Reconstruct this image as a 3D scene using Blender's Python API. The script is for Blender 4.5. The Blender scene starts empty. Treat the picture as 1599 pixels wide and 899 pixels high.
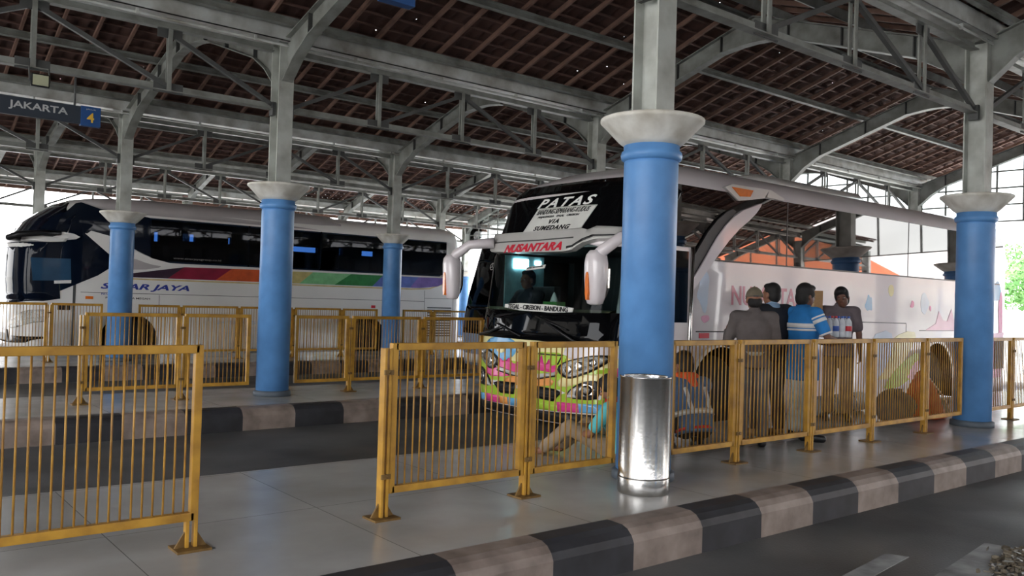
import bpy, bmesh, math, random
import numpy as np
from mathutils import Vector, Matrix, geometry
random.seed(7)
SC = bpy.context.scene
COL = SC.collection
PI = math.pi

# ------------------------------------------------------------------ camera, sky, exposure
FPX, PIT, ROL, YAW, EYE = 1329.854, 0.0152020, -0.0299168, 0.8893957, 1.30
cam_d = bpy.data.cameras.new('camera'); cam = bpy.data.objects.new('camera', cam_d); COL.objects.link(cam)
cam_d.sensor_width = 36.0; cam_d.lens = FPX / 1599 * 36.0; cam_d.clip_start = 0.02; cam_d.clip_end = 600
fwd = Vector((math.cos(YAW) * math.cos(PIT), math.sin(YAW) * math.cos(PIT), math.sin(PIT)))
r0 = Vector((math.sin(YAW), -math.cos(YAW), 0)); u0 = r0.cross(fwd)
RV = math.cos(ROL) * r0 - math.sin(ROL) * u0; UV = math.sin(ROL) * r0 + math.cos(ROL) * u0
M = Matrix.Identity(4)
for k in range(3):
    M[k][0], M[k][1], M[k][2] = RV[k], UV[k], -fwd[k]
M[2][3] = EYE
cam.matrix_world = M
SC.camera = cam
SC.view_settings.view_transform = 'Standard'; SC.view_settings.look = 'None'
SC.view_settings.exposure = 1.4; SC.view_settings.gamma = 1.0
SC.view_settings.use_curve_mapping = False
try:
    SC.cycles.max_bounces = 10; SC.cycles.diffuse_bounces = 5; SC.cycles.glossy_bounces = 5
    SC.cycles.transparent_max_bounces = 12; SC.cycles.sample_clamp_indirect = 6.0
    SC.cycles.use_denoising = True
except Exception:
    pass
W = bpy.data.worlds.new('overcast_sky'); SC.world = W; W.use_nodes = True
wn = W.node_tree; wn.nodes.clear()
w_out = wn.nodes.new('ShaderNodeOutputWorld'); w_bg = wn.nodes.new('ShaderNodeBackground')
w_rgb = wn.nodes.new('ShaderNodeValToRGB'); w_tc = wn.nodes.new('ShaderNodeTexCoord'); w_sep = wn.nodes.new('ShaderNodeSeparateXYZ')
w_rgb.color_ramp.elements[0].position = 0.0; w_rgb.color_ramp.elements[0].color = (1.0, 0.985, 0.97, 1)
w_rgb.color_ramp.elements[1].position = 0.7; w_rgb.color_ramp.elements[1].color = (0.78, 0.86, 1.0, 1)
wn.links.new(w_tc.outputs['Generated'], w_sep.inputs[0]); wn.links.new(w_sep.outputs['Z'], w_rgb.inputs[0])
wn.links.new(w_rgb.outputs[0], w_bg.inputs[0]); wn.links.new(w_bg.outputs[0], w_out.inputs[0])
w_bg.inputs[1].default_value = 2.6
sun_d = bpy.data.lights.new('sun', 'SUN'); sun_d.energy = 6.0; sun_d.angle = math.radians(6); sun_d.color = (1, .95, .87)
sun = bpy.data.objects.new('sun', sun_d); COL.objects.link(sun)
sun.rotation_euler = Vector((-0.30, 0.45, -0.85)).to_track_quat('-Z', 'Y').to_euler()

# ------------------------------------------------------------------ materials
def lin(c):
    return tuple(((x / 255) / 12.92 if x / 255 <= .04045 else ((x / 255 + .055) / 1.055) ** 2.4) for x in c)
MATS = {}
def mat(name, rgb, rough=.6, metal=0., var=.12, scale=6., bump=0., coat=0., ior=1.45, dirt=None):
    """principled surface with noise variation; rgb given as display 0-255"""
    if name in MATS: return MATS[name]
    m = bpy.data.materials.new(name); m.use_nodes = True; n = m.node_tree; N = n.nodes; L = n.links
    b = N['Principled BSDF']; c = lin(rgb)
    tc = N.new('ShaderNodeTexCoord'); no = N.new('ShaderNodeTexNoise'); no.inputs['Scale'].default_value = scale
    no.inputs['Detail'].default_value = 5
    L.new(tc.outputs['Object'], no.inputs['Vector'])
    mx = N.new('ShaderNodeMix'); mx.data_type = 'RGBA'
    d = dirt and lin(dirt) or tuple(x * (1 - var * 2) for x in c)
    mx.inputs[6].default_value = (*[min(1, x * (1 + var)) for x in c], 1); mx.inputs[7].default_value = (*d, 1)
    rp = N.new('ShaderNodeMapRange'); rp.inputs[1].default_value = .35; rp.inputs[2].default_value = .75
    L.new(no.outputs['Fac'], rp.inputs[0]); L.new(rp.outputs[0], mx.inputs[0]); L.new(mx.outputs[2], b.inputs['Base Color'])
    b.inputs['Roughness'].default_value = rough; b.inputs['Metallic'].default_value = metal; b.inputs['IOR'].default_value = ior
    if coat:
        b.inputs['Coat Weight'].default_value = coat; b.inputs['Coat Roughness'].default_value = .06
    if bump:
        bp = N.new('ShaderNodeBump'); bp.inputs['Strength'].default_value = bump; bp.inputs['Distance'].default_value = .02
        n2 = N.new('ShaderNodeTexNoise'); n2.inputs['Scale'].default_value = scale * 8; n2.inputs['Detail'].default_value = 4
        L.new(tc.outputs['Object'], n2.inputs['Vector']); L.new(n2.outputs['Fac'], bp.inputs['Height'])
        L.new(bp.outputs[0], b.inputs['Normal'])
    MATS[name] = m
    return m
def glass(name, rgb, through, rough=.02, ior=1.5):
    """tinted pane: part see-through, part mirror by Fresnel"""
    if name in MATS: return MATS[name]
    m = bpy.data.materials.new(name); m.use_nodes = True; n = m.node_tree; N = n.nodes; L = n.links; N.clear()
    o = N.new('ShaderNodeOutputMaterial'); t = N.new('ShaderNodeBsdfTransparent'); g = N.new('ShaderNodeBsdfGlossy')
    fr = N.new('ShaderNodeFresnel'); mx = N.new('ShaderNodeMixShader')
    no = N.new('ShaderNodeTexNoise'); no.inputs['Scale'].default_value = 2.0
    mr = N.new('ShaderNodeMix'); mr.data_type = 'RGBA'
    c = tuple(x * through for x in lin(rgb))
    mr.inputs[6].default_value = (*c, 1); mr.inputs[7].default_value = (*[x * .85 for x in c], 1)
    L.new(no.outputs['Fac'], mr.inputs[0]); L.new(mr.outputs[2], t.inputs[0])
    fr.inputs[0].default_value = ior; g.inputs['Roughness'].default_value = rough
    L.new(fr.outputs[0], mx.inputs[0]); L.new(t.outputs[0], mx.inputs[1]); L.new(g.outputs[0], mx.inputs[2]); L.new(mx.outputs[0], o.inputs[0])
    MATS[name] = m
    return m
def node_mat(name):
    m = bpy.data.materials.new(name); m.use_nodes = True; MATS[name] = m
    return m, m.node_tree.nodes, m.node_tree.links, m.node_tree.nodes['Principled BSDF']
def math_n(N, L, op, a, b=None):
    q = N.new('ShaderNodeMath'); q.operation = op
    for i, x in enumerate((a, b)):
        if x is None: continue
        if isinstance(x, (int, float)): q.inputs[i].default_value = x
        else: L.new(x, q.inputs[i])
    return q.outputs[0]

STEEL = mat('painted_grey_steel', (138, 141, 136), .5, 0, .1, 4, .05, dirt=(100, 99, 93))
POSTS = mat('pale_grey_post_paint', (184, 188, 182), .5, 0, .08, 4, .05, dirt=(150, 150, 142))
STEEL_D = mat('dark_grey_steel', (78, 79, 78), .55, 0, .15, 4)
GUTTER = mat('white_gutter_sheet', (190, 193, 190), .45, 0, .1, 3, dirt=(135, 130, 120))
CAPITAL = mat('white_capital_plaster', (226, 224, 216), .7, 0, .05, 5, .06, dirt=(188, 182, 168))
BLUE = mat('blue_column_paint', (94, 146, 202), .42, 0, .06, 3, .03, dirt=(78, 126, 180))
PLINTH = mat('grey_column_plinth', (84, 92, 100), .6, 0, .1, 5)
YELLOW = mat('yellow_fence_paint', (186, 140, 50), .42, 0, .1, 7, .03, dirt=(142, 100, 38))
BARS = mat('worn_yellow_bar_paint', (176, 132, 56), .45, 0, .12, 9, 0, dirt=(132, 92, 44))
BRACKET = mat('rusty_bracket', (112, 84, 40), .6, 0, .2, 12)
WOOD = mat('roof_rafter_timber', (122, 94, 82), .8, 0, .15, 5)
BATTEN = mat('roof_batten_timber', (104, 78, 70), .8, 0, .15, 5)
INOX = mat('polished_steel', (196, 194, 190), .2, 1, .06, 5, .06)
SKIN = mat('brown_skin', (140, 96, 74), .55, 0, .06, 8)
SKIN_D = mat('dark_brown_skin', (104, 70, 56), .55, 0, .06, 8)
HAIR = mat('black_hair', (24, 21, 20), .6, 0, .2, 30, .3)
RUBBER = mat('tyre_rubber', (34, 33, 33), .8, 0, .1, 8, .1)
RIM = mat('wheel_rim_grey', (150, 148, 144), .45, .4, .1, 8)
BLACK = mat('black_trim', (20, 20, 22), .4, 0, .1, 8)
DARKIN = mat('dark_cabin_lining', (40, 40, 42), .8, 0, .1, 6)
BLKGLASS = mat('black_tinted_glass', (9, 10, 12), .03, 0, .05, 2, 0, 0, 1.28)
MIRGLASS = mat('reflective_side_glass', (10, 10, 13), .015, 0, .05, 2, 0, 0, 2.5)
def bow(m, dx, dz):
    # the big side panes are slightly bowed
    N, L = m.node_tree.nodes, m.node_tree.links; g = N.new('ShaderNodeNewGeometry'); a = N.new('ShaderNodeVectorMath'); a.operation = 'ADD'; a.inputs[1].default_value = (dx, 0, dz)
    q = N.new('ShaderNodeVectorMath'); q.operation = 'NORMALIZE'; L.new(g.outputs['Normal'], a.inputs[0]); L.new(a.outputs[0], q.inputs[0]); L.new(q.outputs[0], N['Principled BSDF'].inputs['Normal'])
    N['Principled BSDF'].inputs['Specular Tint'].default_value = (1, .86, .82, 1)
bow(MIRGLASS, .07, .03)
AMBER = mat('amber_lens', (235, 120, 30), .15, 0, .06, 20, 0, .6)
LAMP = mat('lamp_lens', (190, 190, 186), .1, .6, .3, 40, .4)
CHROME = mat('chrome_trim', (190, 190, 190), .2, .9, .1, 10)
WHITE = mat('white_lettering', (236, 236, 232), .5, 0, .03, 8)
BLACKT = mat('black_lettering', (22, 22, 24), .5, 0, .05, 8)

# striped kerb, floor tiles, road, roof tiles
def kerb_mat(name, phase, length):
    m, N, L, b = node_mat(name)
    tc = N.new('ShaderNodeTexCoord'); sp = N.new('ShaderNodeSeparateXYZ'); L.new(tc.outputs['Object'], sp.inputs[0])
    q = math_n(N, L, 'MODULO', math_n(N, L, 'ADD', math_n(N, L, 'DIVIDE', math_n(N, L, 'SUBTRACT', sp.outputs[0], phase), 2 * length), 100.0), 1.0)
    st = math_n(N, L, 'LESS_THAN', q, .5)
    no = N.new('ShaderNodeTexNoise'); no.inputs['Scale'].default_value = 5; no.inputs['Detail'].default_value = 8; L.new(tc.outputs['Object'], no.inputs['Vector'])
    a = N.new('ShaderNodeMix'); a.data_type = 'RGBA'; a.inputs[6].default_value = (*lin((54, 54, 58)), 1); a.inputs[7].default_value = (*lin((154, 138, 128)), 1)
    L.new(st, a.inputs[0])
    c = N.new('ShaderNodeMix'); c.data_type = 'RGBA'; c.blend_type = 'MULTIPLY'; c.inputs[0].default_value = 1
    rp = N.new('ShaderNodeValToRGB'); rp.color_ramp.elements[0].color = (.5, .48, .46, 1); rp.color_ramp.elements[0].position = .3; rp.color_ramp.elements[1].position = .65
    L.new(no.outputs['Fac'], rp.inputs[0]); L.new(a.outputs[2], c.inputs[6]); L.new(rp.outputs[0], c.inputs[7]); L.new(c.outputs[2], b.inputs['Base Color'])
    b.inputs['Roughness'].default_value = .55
    return m
KERB = kerb_mat('striped_kerb_paint', 4.99, .63)
def tile_floor_mat():
    m, N, L, b = node_mat('platform_floor_tiles')
    tc = N.new('ShaderNodeTexCoord'); br = N.new('ShaderNodeTexBrick'); L.new(tc.outputs['Object'], br.inputs['Vector'])
    br.offset = 0; br.inputs['Scale'].default_value = 1; br.inputs['Brick Width'].default_value = 1.2; br.inputs['Row Height'].default_value = 1.2
    br.inputs['Mortar Size'].default_value = .003; br.inputs['Mortar Smooth'].default_value = .2
    br.inputs['Color1'].default_value = (*lin((190, 188, 184)), 1); br.inputs['Color2'].default_value = (*lin((181, 179, 175)), 1); br.inputs['Mortar'].default_value = (*lin((128, 126, 123)), 1)
    no = N.new('ShaderNodeTexNoise'); no.inputs['Scale'].default_value = 1.3; no.inputs['Detail'].default_value = 8; L.new(tc.outputs['Object'], no.inputs['Vector'])
    rp = N.new('ShaderNodeValToRGB'); rp.color_ramp.elements[0].color = (.72, .7, .68, 1); rp.color_ramp.elements[0].position = .3; rp.color_ramp.elements[1].position = .7
    mx = N.new('ShaderNodeMix'); mx.data_type = 'RGBA'; mx.blend_type = 'MULTIPLY'; mx.inputs[0].default_value = 1
    L.new(no.outputs['Fac'], rp.inputs[0]); L.new(br.outputs['Color'], mx.inputs[6]); L.new(rp.outputs[0], mx.inputs[7]); L.new(mx.outputs[2], b.inputs['Base Color'])
    mr = N.new('ShaderNodeMapRange'); mr.inputs[3].default_value = .13; mr.inputs[4].default_value = .32; L.new(no.outputs['Fac'], mr.inputs[0]); L.new(mr.outputs[0], b.inputs['Roughness'])
    return m
TILEF = tile_floor_mat()
def road_mat():
    m, N, L, b = node_mat('worn_asphalt')
    tc = N.new('ShaderNodeTexCoord'); no = N.new('ShaderNodeTexNoise'); no.inputs['Scale'].default_value = .9; no.inputs['Detail'].default_value = 9; L.new(tc.outputs['Object'], no.inputs['Vector'])
    rp = N.new('ShaderNodeValToRGB'); e = rp.color_ramp.elements
    e[0].position = .3; e[0].color = (*lin((62, 61, 60)), 1); e[1].position = .72; e[1].color = (*lin((104, 103, 101)), 1)
    L.new(no.outputs['Fac'], rp.inputs[0]); L.new(rp.outputs[0], b.inputs['Base Color'])
    mr = N.new('ShaderNodeMapRange'); mr.inputs[1].default_value = .35; mr.inputs[2].default_value = .65; mr.inputs[3].default_value = .38; mr.inputs[4].default_value = .75
    n3 = N.new('ShaderNodeTexNoise'); n3.inputs['Scale'].default_value = .55; L.new(tc.outputs['Object'], n3.inputs['Vector'])
    L.new(n3.outputs['Fac'], mr.inputs[0]); L.new(mr.outputs[0], b.inputs['Roughness'])
    n2 = N.new('ShaderNodeTexNoise'); n2.inputs['Scale'].default_value = 60; n2.inputs['Detail'].default_value = 3; L.new(tc.outputs['Object'], n2.inputs['Vector'])
    bp = N.new('ShaderNodeBump'); bp.inputs['Strength'].default_value = .25; bp.inputs['Distance'].default_value = .01; L.new(n2.outputs['Fac'], bp.inputs['Height']); L.new(bp.outputs[0], b.inputs['Normal'])
    return m
ROAD = road_mat()
YARD = mat('pale_concrete_yard', (205, 201, 194), .8, 0, .08, .6)
def rooftile_mat():
    m, N, L, b = node_mat('terracotta_roof_tiles')
    out = N['Material Output']
    tc = N.new('ShaderNodeTexCoord'); no = N.new('ShaderNodeTexNoise'); no.inputs['Scale'].default_value = 2.5; no.inputs['Detail'].default_value = 6; L.new(tc.outputs['Object'], no.inputs['Vector'])
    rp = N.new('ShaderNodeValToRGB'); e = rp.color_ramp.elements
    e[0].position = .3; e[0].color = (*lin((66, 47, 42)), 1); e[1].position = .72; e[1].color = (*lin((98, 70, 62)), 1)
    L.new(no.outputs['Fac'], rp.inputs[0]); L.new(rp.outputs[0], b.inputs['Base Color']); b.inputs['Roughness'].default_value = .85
    # small chinks between tiles where daylight comes through
    sp = N.new('ShaderNodeSeparateXYZ'); cb = N.new('ShaderNodeCombineXYZ'); L.new(tc.outputs['Object'], sp.inputs[0])
    L.new(sp.outputs[0], cb.inputs[0]); L.new(sp.outputs[1], cb.inputs[1])
    vo = N.new('ShaderNodeTexVoronoi'); vo.voronoi_dimensions = '2D'; vo.inputs['Scale'].default_value = 2.6; L.new(cb.outputs[0], vo.inputs['Vector'])
    s2 = N.new('ShaderNodeSeparateColor'); L.new(vo.outputs['Color'], s2.inputs[0])
    hole = math_n(N, L, 'MULTIPLY', math_n(N, L, 'LESS_THAN', vo.outputs['Distance'], .02), math_n(N, L, 'GREATER_THAN', math_n(N, L, 'ADD', s2.outputs[0], math_n(N, L, 'MULTIPLY', no.outputs['Fac'], .5)), 1.10))
    t = N.new('ShaderNodeBsdfTransparent'); mx = N.new('ShaderNodeMixShader'); L.new(hole, mx.inputs[0]); L.new(b.outputs[0], mx.inputs[1]); L.new(t.outputs[0], mx.inputs[2]); L.new(mx.outputs[0], out.inputs[0])
    return m
RTILE = rooftile_mat()

# ------------------------------------------------------------------ geometry helpers
ORG = {}
class MB:
    def __init__(s): s.v, s.f, s.m, s.s = [], [], [], []
    def add(s, vs, fs, mi=0, sm=False):
        o = len(s.v); s.v += [tuple(p) for p in vs]
        for f in fs: s.f.append([i + o for i in f]); s.m.append(mi); s.s.append(sm)
        return s
    def obox(s, c, a, b, d, mi=0):
        c, a, b, d = Vector(c), Vector(a), Vector(b), Vector(d)
        vs = [c + i * a + j * b + k * d for i in (-1, 1) for j in (-1, 1) for k in (-1, 1)]
        return s.add(vs, [(0, 1, 3, 2), (4, 6, 7, 5), (0, 4, 5, 1), (2, 3, 7, 6), (0, 2, 6, 4), (1, 5, 7, 3)], mi)
    def box(s, x0, x1, y0, y1, z0, z1, mi=0):
        return s.obox(((x0 + x1) / 2, (y0 + y1) / 2, (z0 + z1) / 2), ((x1 - x0) / 2, 0, 0), (0, (y1 - y0) / 2, 0), (0, 0, (z1 - z0) / 2), mi)
    def bar(s, p0, p1, w, h, up=(0, 0, 1), mi=0):
        p0, p1 = Vector(p0), Vector(p1); d = p1 - p0; n = d.normalized(); up = Vector(up)
        if abs(n.dot(up)) > .98: up = Vector((0, 1, 0))
        a = n.cross(up).normalized(); b = a.cross(n).normalized()
        return s.obox((p0 + p1) / 2, d / 2, a * w / 2, b * h / 2, mi)
    def tube(s, pts, r, n=8, mi=0, ell=None):
        """swept round tube with rounded caps; r number or list"""
        pts = [Vector(p) for p in pts]; R = [r] * len(pts) if isinstance(r, (int, float)) else list(r)
        vs, fs = [], []; ref = None
        for i, p in enumerate(pts):
            d = (pts[min(i + 1, len(pts) - 1)] - pts[max(i - 1, 0)]).normalized()
            if ref is None:
                ref = Vector((0, 0, 1)) if abs(d.z) < .9 else Vector((1, 0, 0))
            a = (ref - d * ref.dot(d)).normalized(); ref = a; b = d.cross(a)
            for k in range(n):
                t = 2 * PI * k / n
                vs.append(p + a * (R[i] * math.cos(t)) + b * (R[i] * math.sin(t)))
        for i in range(len(pts) - 1):
            for k in range(n):
                fs.append((i * n + k, i * n + (k + 1) % n, (i + 1) * n + (k + 1) % n, (i + 1) * n + k))
        fs.append(tuple(range(n - 1, -1, -1))); q = (len(pts) - 1) * n; fs.append(tuple(range(q, q + n)))
        return s.add(vs, fs, mi, True)
    def cone(s, p0, p1, ra, rb, n=14, mi=0):
        """round-ended tapered limb piece"""
        p0, p1 = Vector(p0), Vector(p1); d = (p1 - p0); d = d.normalized() if d.length > 1e-6 else Vector((0, 0, 1))
        P, R = [], []
        for t in (80, 55, 30): P.append(p0 - d * ra * math.sin(math.radians(t))); R.append(ra * math.cos(math.radians(t)))
        P += [p0, p1]; R += [ra, rb]
        for t in (30, 55, 80): P.append(p1 + d * rb * math.sin(math.radians(t))); R.append(rb * math.cos(math.radians(t)))
        return s.tube(P, R, n, mi)
    def loft(s, rings, mi=0, cap=True, sm=True, closed=True):
        n = len(rings[0]); vs = [p for r in rings for p in r]; fs = []
        for i in range(len(rings) - 1):
            for k in range(n if closed else n - 1):
                fs.append((i * n + k, i * n + (k + 1) % n, (i + 1) * n + (k + 1) % n, (i + 1) * n + k))
        if cap: fs.append(tuple(range(n - 1, -1, -1))); q = (len(rings) - 1) * n; fs.append(tuple(range(q, q + n)))
        return s.add(vs, fs, mi, sm)
    def ell(s, c, rx, ry, rz, rot=None, n=16, mi=0):
        c = Vector(c); rings = []
        for i in range(1, n // 2 + 1):
            t = PI * (i - .5) / (n // 2) - PI / 2
            rings.append([Vector((rx * math.cos(t) * math.cos(2 * PI * k / n), ry * math.cos(t) * math.sin(2 * PI * k / n), rz * math.sin(t))) for k in range(n)])
        rings = [[c + (rot @ p if rot else p) for p in r] for r in rings]
        return s.loft(rings, mi)
    def lathe(s, prof, n=32, c=(0, 0, 0), axis='z', mi=0, cap=True, sm=True):
        c = Vector(c); rings = []
        for r, z in prof:
            ring = []
            for k in range(n):
                t = 2 * PI * k / n; a, b = r * math.cos(t), r * math.sin(t)
                ring.append(c + (Vector((a, b, z)) if axis == 'z' else Vector((a, z, b)) if axis == 'y' else Vector((z, a, b))))
            rings.append(ring)
        return s.loft(rings, mi, cap, sm)
    def prism(s, poly, fn, d0, d1, mi=0):
        """outline polygon (a,b) given thickness: fn(a,b,d) -> point"""
        n = len(poly); vs = [fn(a, b, d0) for a, b in poly] + [fn(a, b, d1) for a, b in poly]
        tri = geometry.tessellate_polygon([[Vector((a, b, 0)) for a, b in poly]])
        fs = [tuple(t) for t in tri] + [tuple(i + n for i in reversed(t)) for t in tri]
        fs += [(i, (i + 1) % n, (i + 1) % n + n, i + n) for i in range(n)]
        return s.add(vs, fs, mi)
    def build(s, name, mats, parent=None, bevel=0, smooth_angle=None, org=None):
        me = bpy.data.meshes.new(name)
        o3 = org if org is not None else (ORG.get(parent, Vector((0, 0, 0))) if parent else Vector((0, 0, 0)))
        v = np.array(s.v, dtype=float) - np.array(o3)
        me.from_pydata(v.tolist(), [], s.f)
        if not isinstance(mats, (list, tuple)): mats = [mats]
        for m in mats: me.materials.append(m)
        me.polygons.foreach_set('material_index', s.m); me.polygons.foreach_set('use_smooth', s.s)
        bm = bmesh.new(); bm.from_mesh(me); bmesh.ops.recalc_face_normals(bm, faces=bm.faces)
        if bevel:
            bmesh.ops.bevel(bm, geom=[e for e in bm.edges if e.is_manifold and e.calc_face_angle(0) > .6], offset=bevel, segments=2, profile=.6, affect='EDGES', clamp_overlap=True)
        bm.to_mesh(me); bm.free(); me.update()
        o = bpy.data.objects.new(name, me); COL.objects.link(o)
        if parent: o.parent = parent
        elif org is not None: o.location = org
        ORG[o] = Vector(o3)
        return o
def thing(name, label, cat, loc=(0, 0, 0), group=None, kind=None):
    o = bpy.data.objects.new(name, None); COL.objects.link(o); o.location = loc; o.empty_display_size = .2
    ORG[o] = Vector(loc); o['label'] = label; o['category'] = cat
    if group: o['group'] = group
    if kind: o['kind'] = kind
    return o
def tag(o, label, cat, group=None, kind=None):
    o['label'] = label; o['category'] = cat
    if group: o['group'] = group
    if kind: o['kind'] = kind
    return o
def struct(o, label=None, cat=None):
    o['kind'] = 'structure'
    if label: o['label'] = label; o['category'] = cat
    return o
def evaluated(o):
    dg = bpy.context.evaluated_depsgraph_get(); dg.update()
    return bpy.data.meshes.new_from_object(o.evaluated_get(dg))
def boolean_cut(o, cutters):
    for mb in cutters:
        c = mb.build('cutter', DARKIN, org=None)
        md = o.modifiers.new('cut', 'BOOLEAN'); md.operation = 'DIFFERENCE'; md.solver = 'EXACT'; md.object = c
        try: md.material_mode = 'TRANSFER'
        except Exception: pass
        c.location = -ORG[o]
        if o.parent: c.location = Vector(o.parent.location) - ORG[o]
        bpy.context.view_layer.update()
        me = evaluated(o); o.modifiers.clear(); o.data = me
        bpy.data.objects.remove(c)
def remeshed(mb, name, mats, parent, voxel=.009, it=6):
    o = mb.build(name, mats, parent)
    md = o.modifiers.new('r', 'REMESH'); md.mode = 'VOXEL'; md.voxel_size = voxel; md.use_smooth_shade = True
    s = o.modifiers.new('s', 'SMOOTH'); s.factor = .5; s.iterations = it
    bpy.context.view_layer.update()
    me = evaluated(o); o.modifiers.clear(); o.data = me
    if not me.materials: me.materials.append(mats if not isinstance(mats, (list, tuple)) else mats[0])
    return o
def text(s, fn, name, m, parent, width=None, height=None, bold=0., shear=0., depth=.004, align='LEFT', spacing=1.0):
    """lettering: flat glyph outlines with a little depth, laid on a surface by fn(x, y, d)"""
    cu = bpy.data.curves.new('lettering', 'FONT'); cu.body = s; cu.size = 1; cu.offset = bold; cu.shear = shear
    cu.space_character = spacing; cu.extrude = .5; cu.resolution_u = 3
    o = bpy.data.objects.new('lettering', cu); COL.objects.link(o); bpy.context.view_layer.update()
    me = evaluated(o); bpy.data.objects.remove(o)
    co = np.array([v.co[:] for v in me.vertices]); lo, hi = co.min(0), co.max(0)
    sx = width / (hi[0] - lo[0]) if width else None; sy = height / (hi[1] - lo[1]) if height else None
    sx = sx or sy; sy = sy or sx
    org = ORG.get(parent, Vector((0, 0, 0)))
    for v in me.vertices:
        x = (v.co.x - lo[0]) * sx; y = (v.co.y - lo[1]) * sy
        if align == 'CENTER': x -= (hi[0] - lo[0]) * sx / 2
        v.co = Vector(fn(x, y, depth if v.co.z > 0 else 0)) - org
    me.materials.clear(); me.materials.append(m)
    b = bmesh.new(); b.from_mesh(me); bmesh.ops.recalc_face_normals(b, faces=b.faces); b.to_mesh(me); b.free()
    t = bpy.data.objects.new(name, me); COL.objects.link(t); t.parent = parent; ORG[t] = org
    return t

# ------------------------------------------------------------------ ground, platforms, kerbs
ZR = -.25
struct(MB().box(-12, 21.9, -40, 31, -.6, ZR).build('floor_road', ROAD))
b = MB(); b.box(21.9, 190, -110, 150, -.6, ZR); b.box(-90, 21.9, 31, 150, -.6, ZR); b.box(-90, -12, -110, 31, -.6, ZR); b.box(-12, 21.9, -110, -40, -.6, ZR)
struct(b.build('ground_yard', YARD))
PLAT = [(3.62, 6.03), (9.55, 11.35), (15.62, 18.05), (21.75, 23.8)]
for j, (ya, yb) in enumerate(PLAT):
    struct(MB().box(-12, 21.9, ya, yb, ZR, 0).build('floor_platform', TILEF))
    for side in (0, 1):
        y0, sg = (ya, -1) if side == 0 else (yb, 1)
        w = .22 if side == 0 else .1
        prof = [(0, ZR - .05), (w, ZR - .05), (w, -.09), (w - .02, -.05), (w - .055, -.018), (w - .1 if w > .11 else w * .2, -.002), (0, 0.001)]
        o = MB().prism(prof, lambda a, c, d, y0=y0, sg=sg: (d, y0 + sg * a, c), -12, 21.9).build('kerb_platform', KERB if side == 0 else mat('plain_kerb_concrete', (150, 148, 144), .7, 0, .1, 3, .1))
        struct(o)
# painted marks on the near road
PAINT = mat('faded_road_paint', (150, 150, 148), .7, 0, .25, 5, .05, dirt=(104, 103, 101))
b = MB(); b.prism([(4.55, 2.62), (5.35, 2.72), (5.42, 2.60), (4.6, 2.50)], lambda a, c, d: (a, c, d), ZR, ZR + .004)
b.prism([(5.0, 2.3), (6.2, 2.46), (6.25, 2.2), (5.1, 2.1)], lambda a, c, d: (a, c, d), ZR, ZR + .004)
struct(b.build('trim_road_marking', PAINT))

# ------------------------------------------------------------------ columns
def col(i, j): return Vector((4.857 + 5.691 * i - 0.3165 * j, 4.358 + 6.07 * j, 0))
COLNAME = {(0, 0): 'bin column', (1, 0): 'glaring right column', (0, 1): 'left-of-centre column', (0, 2): 'SINAR JAYA column', (1, 2): 'slim tail column',
           (1, 1): 'post above PATAS bus front', (2, 1): 'post above PATAS bus middle', (3, 1): 'post above PATAS bus rear', (0, 3): 'far-left post', (2, 3): 'far post above left mirror',
           (1, 3): 'far hidden post', (2, 2): 'post right of striped bus tail', (3, 2): 'far gable post', (3, 3): 'far gable corner post', (2, 0): 'out-of-view right column', (3, 0): 'bright-end column'}
def cname(i, j):
    return COLNAME.get((i, j), '%s column of %s row' % ({-1: 'left', 0: 'first', 1: 'second', 2: 'third', 3: 'fourth', 4: 'fifth', 5: 'sixth'}[i], {-2: 'street-side', -1: 'behind-camera', 0: 'near', 1: 'middle', 2: 'striped-bus', 3: 'far', 4: 'far eaves'}[j]))
ZT = 4.5
def make_column():
    t = thing('platform_column', '', 'column')
    MB().lathe([(.205, .05), (.205, 2.36), (.2, 2.4)], 40).build('shaft', BLUE, t)
    MB().lathe([(.2, 2.38), (.225, 2.395), (.232, 2.425), (.226, 2.45), (.21, 2.462), (.21, 2.5), (.2, 2.505)], 40).build('neck_ring', BLUE, t)
    MB().lathe([(.205, 2.495), (.25, 2.53), (.38, 2.665), (.392, 2.675), (.392, 2.695), (.38, 2.7)], 40).build('capital', CAPITAL, t)
    MB().lathe([(.235, 0), (.235, .055), (.21, .07)], 40).build('plinth', PLINTH, t)
    b = MB(); b.box(-.1, .1, -.125, -.11, 2.695, ZT); b.box(-.1, .1, .11, .125, 2.695, ZT); b.box(-.006, .006, -.11, .11, 2.695, ZT)
    b.build('steel_post', POSTS, t)
    MB().box(-.13, .13, -.15, .15, 2.695, 2.712).build('base_plate', STEEL_D, t)
    MB().box(-.11, .11, -.13, .13, ZT, ZT + .014).build('cap_plate', STEEL, t)
    b = MB(); b.box(-.145, -.1, -.055, .055, 3.58, 3.75); b.box(.1, .145, -.055, .055, 3.58, 3.75); b.build('chord_cleat', STEEL_D, t)
    return t
def copy_tree(o, parent=None):
    c = o.copy(); COL.objects.link(c); c.parent = parent
    for ch in o.children: copy_tree(ch, c)
    return c
protoc = None
CI = {-2: range(-1, 6), -1: range(-1, 6), 0: range(-1, 5), 1: range(-1, 4), 2: range(-1, 4), 3: range(-1, 4), 4: range(-1, 4)}
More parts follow.
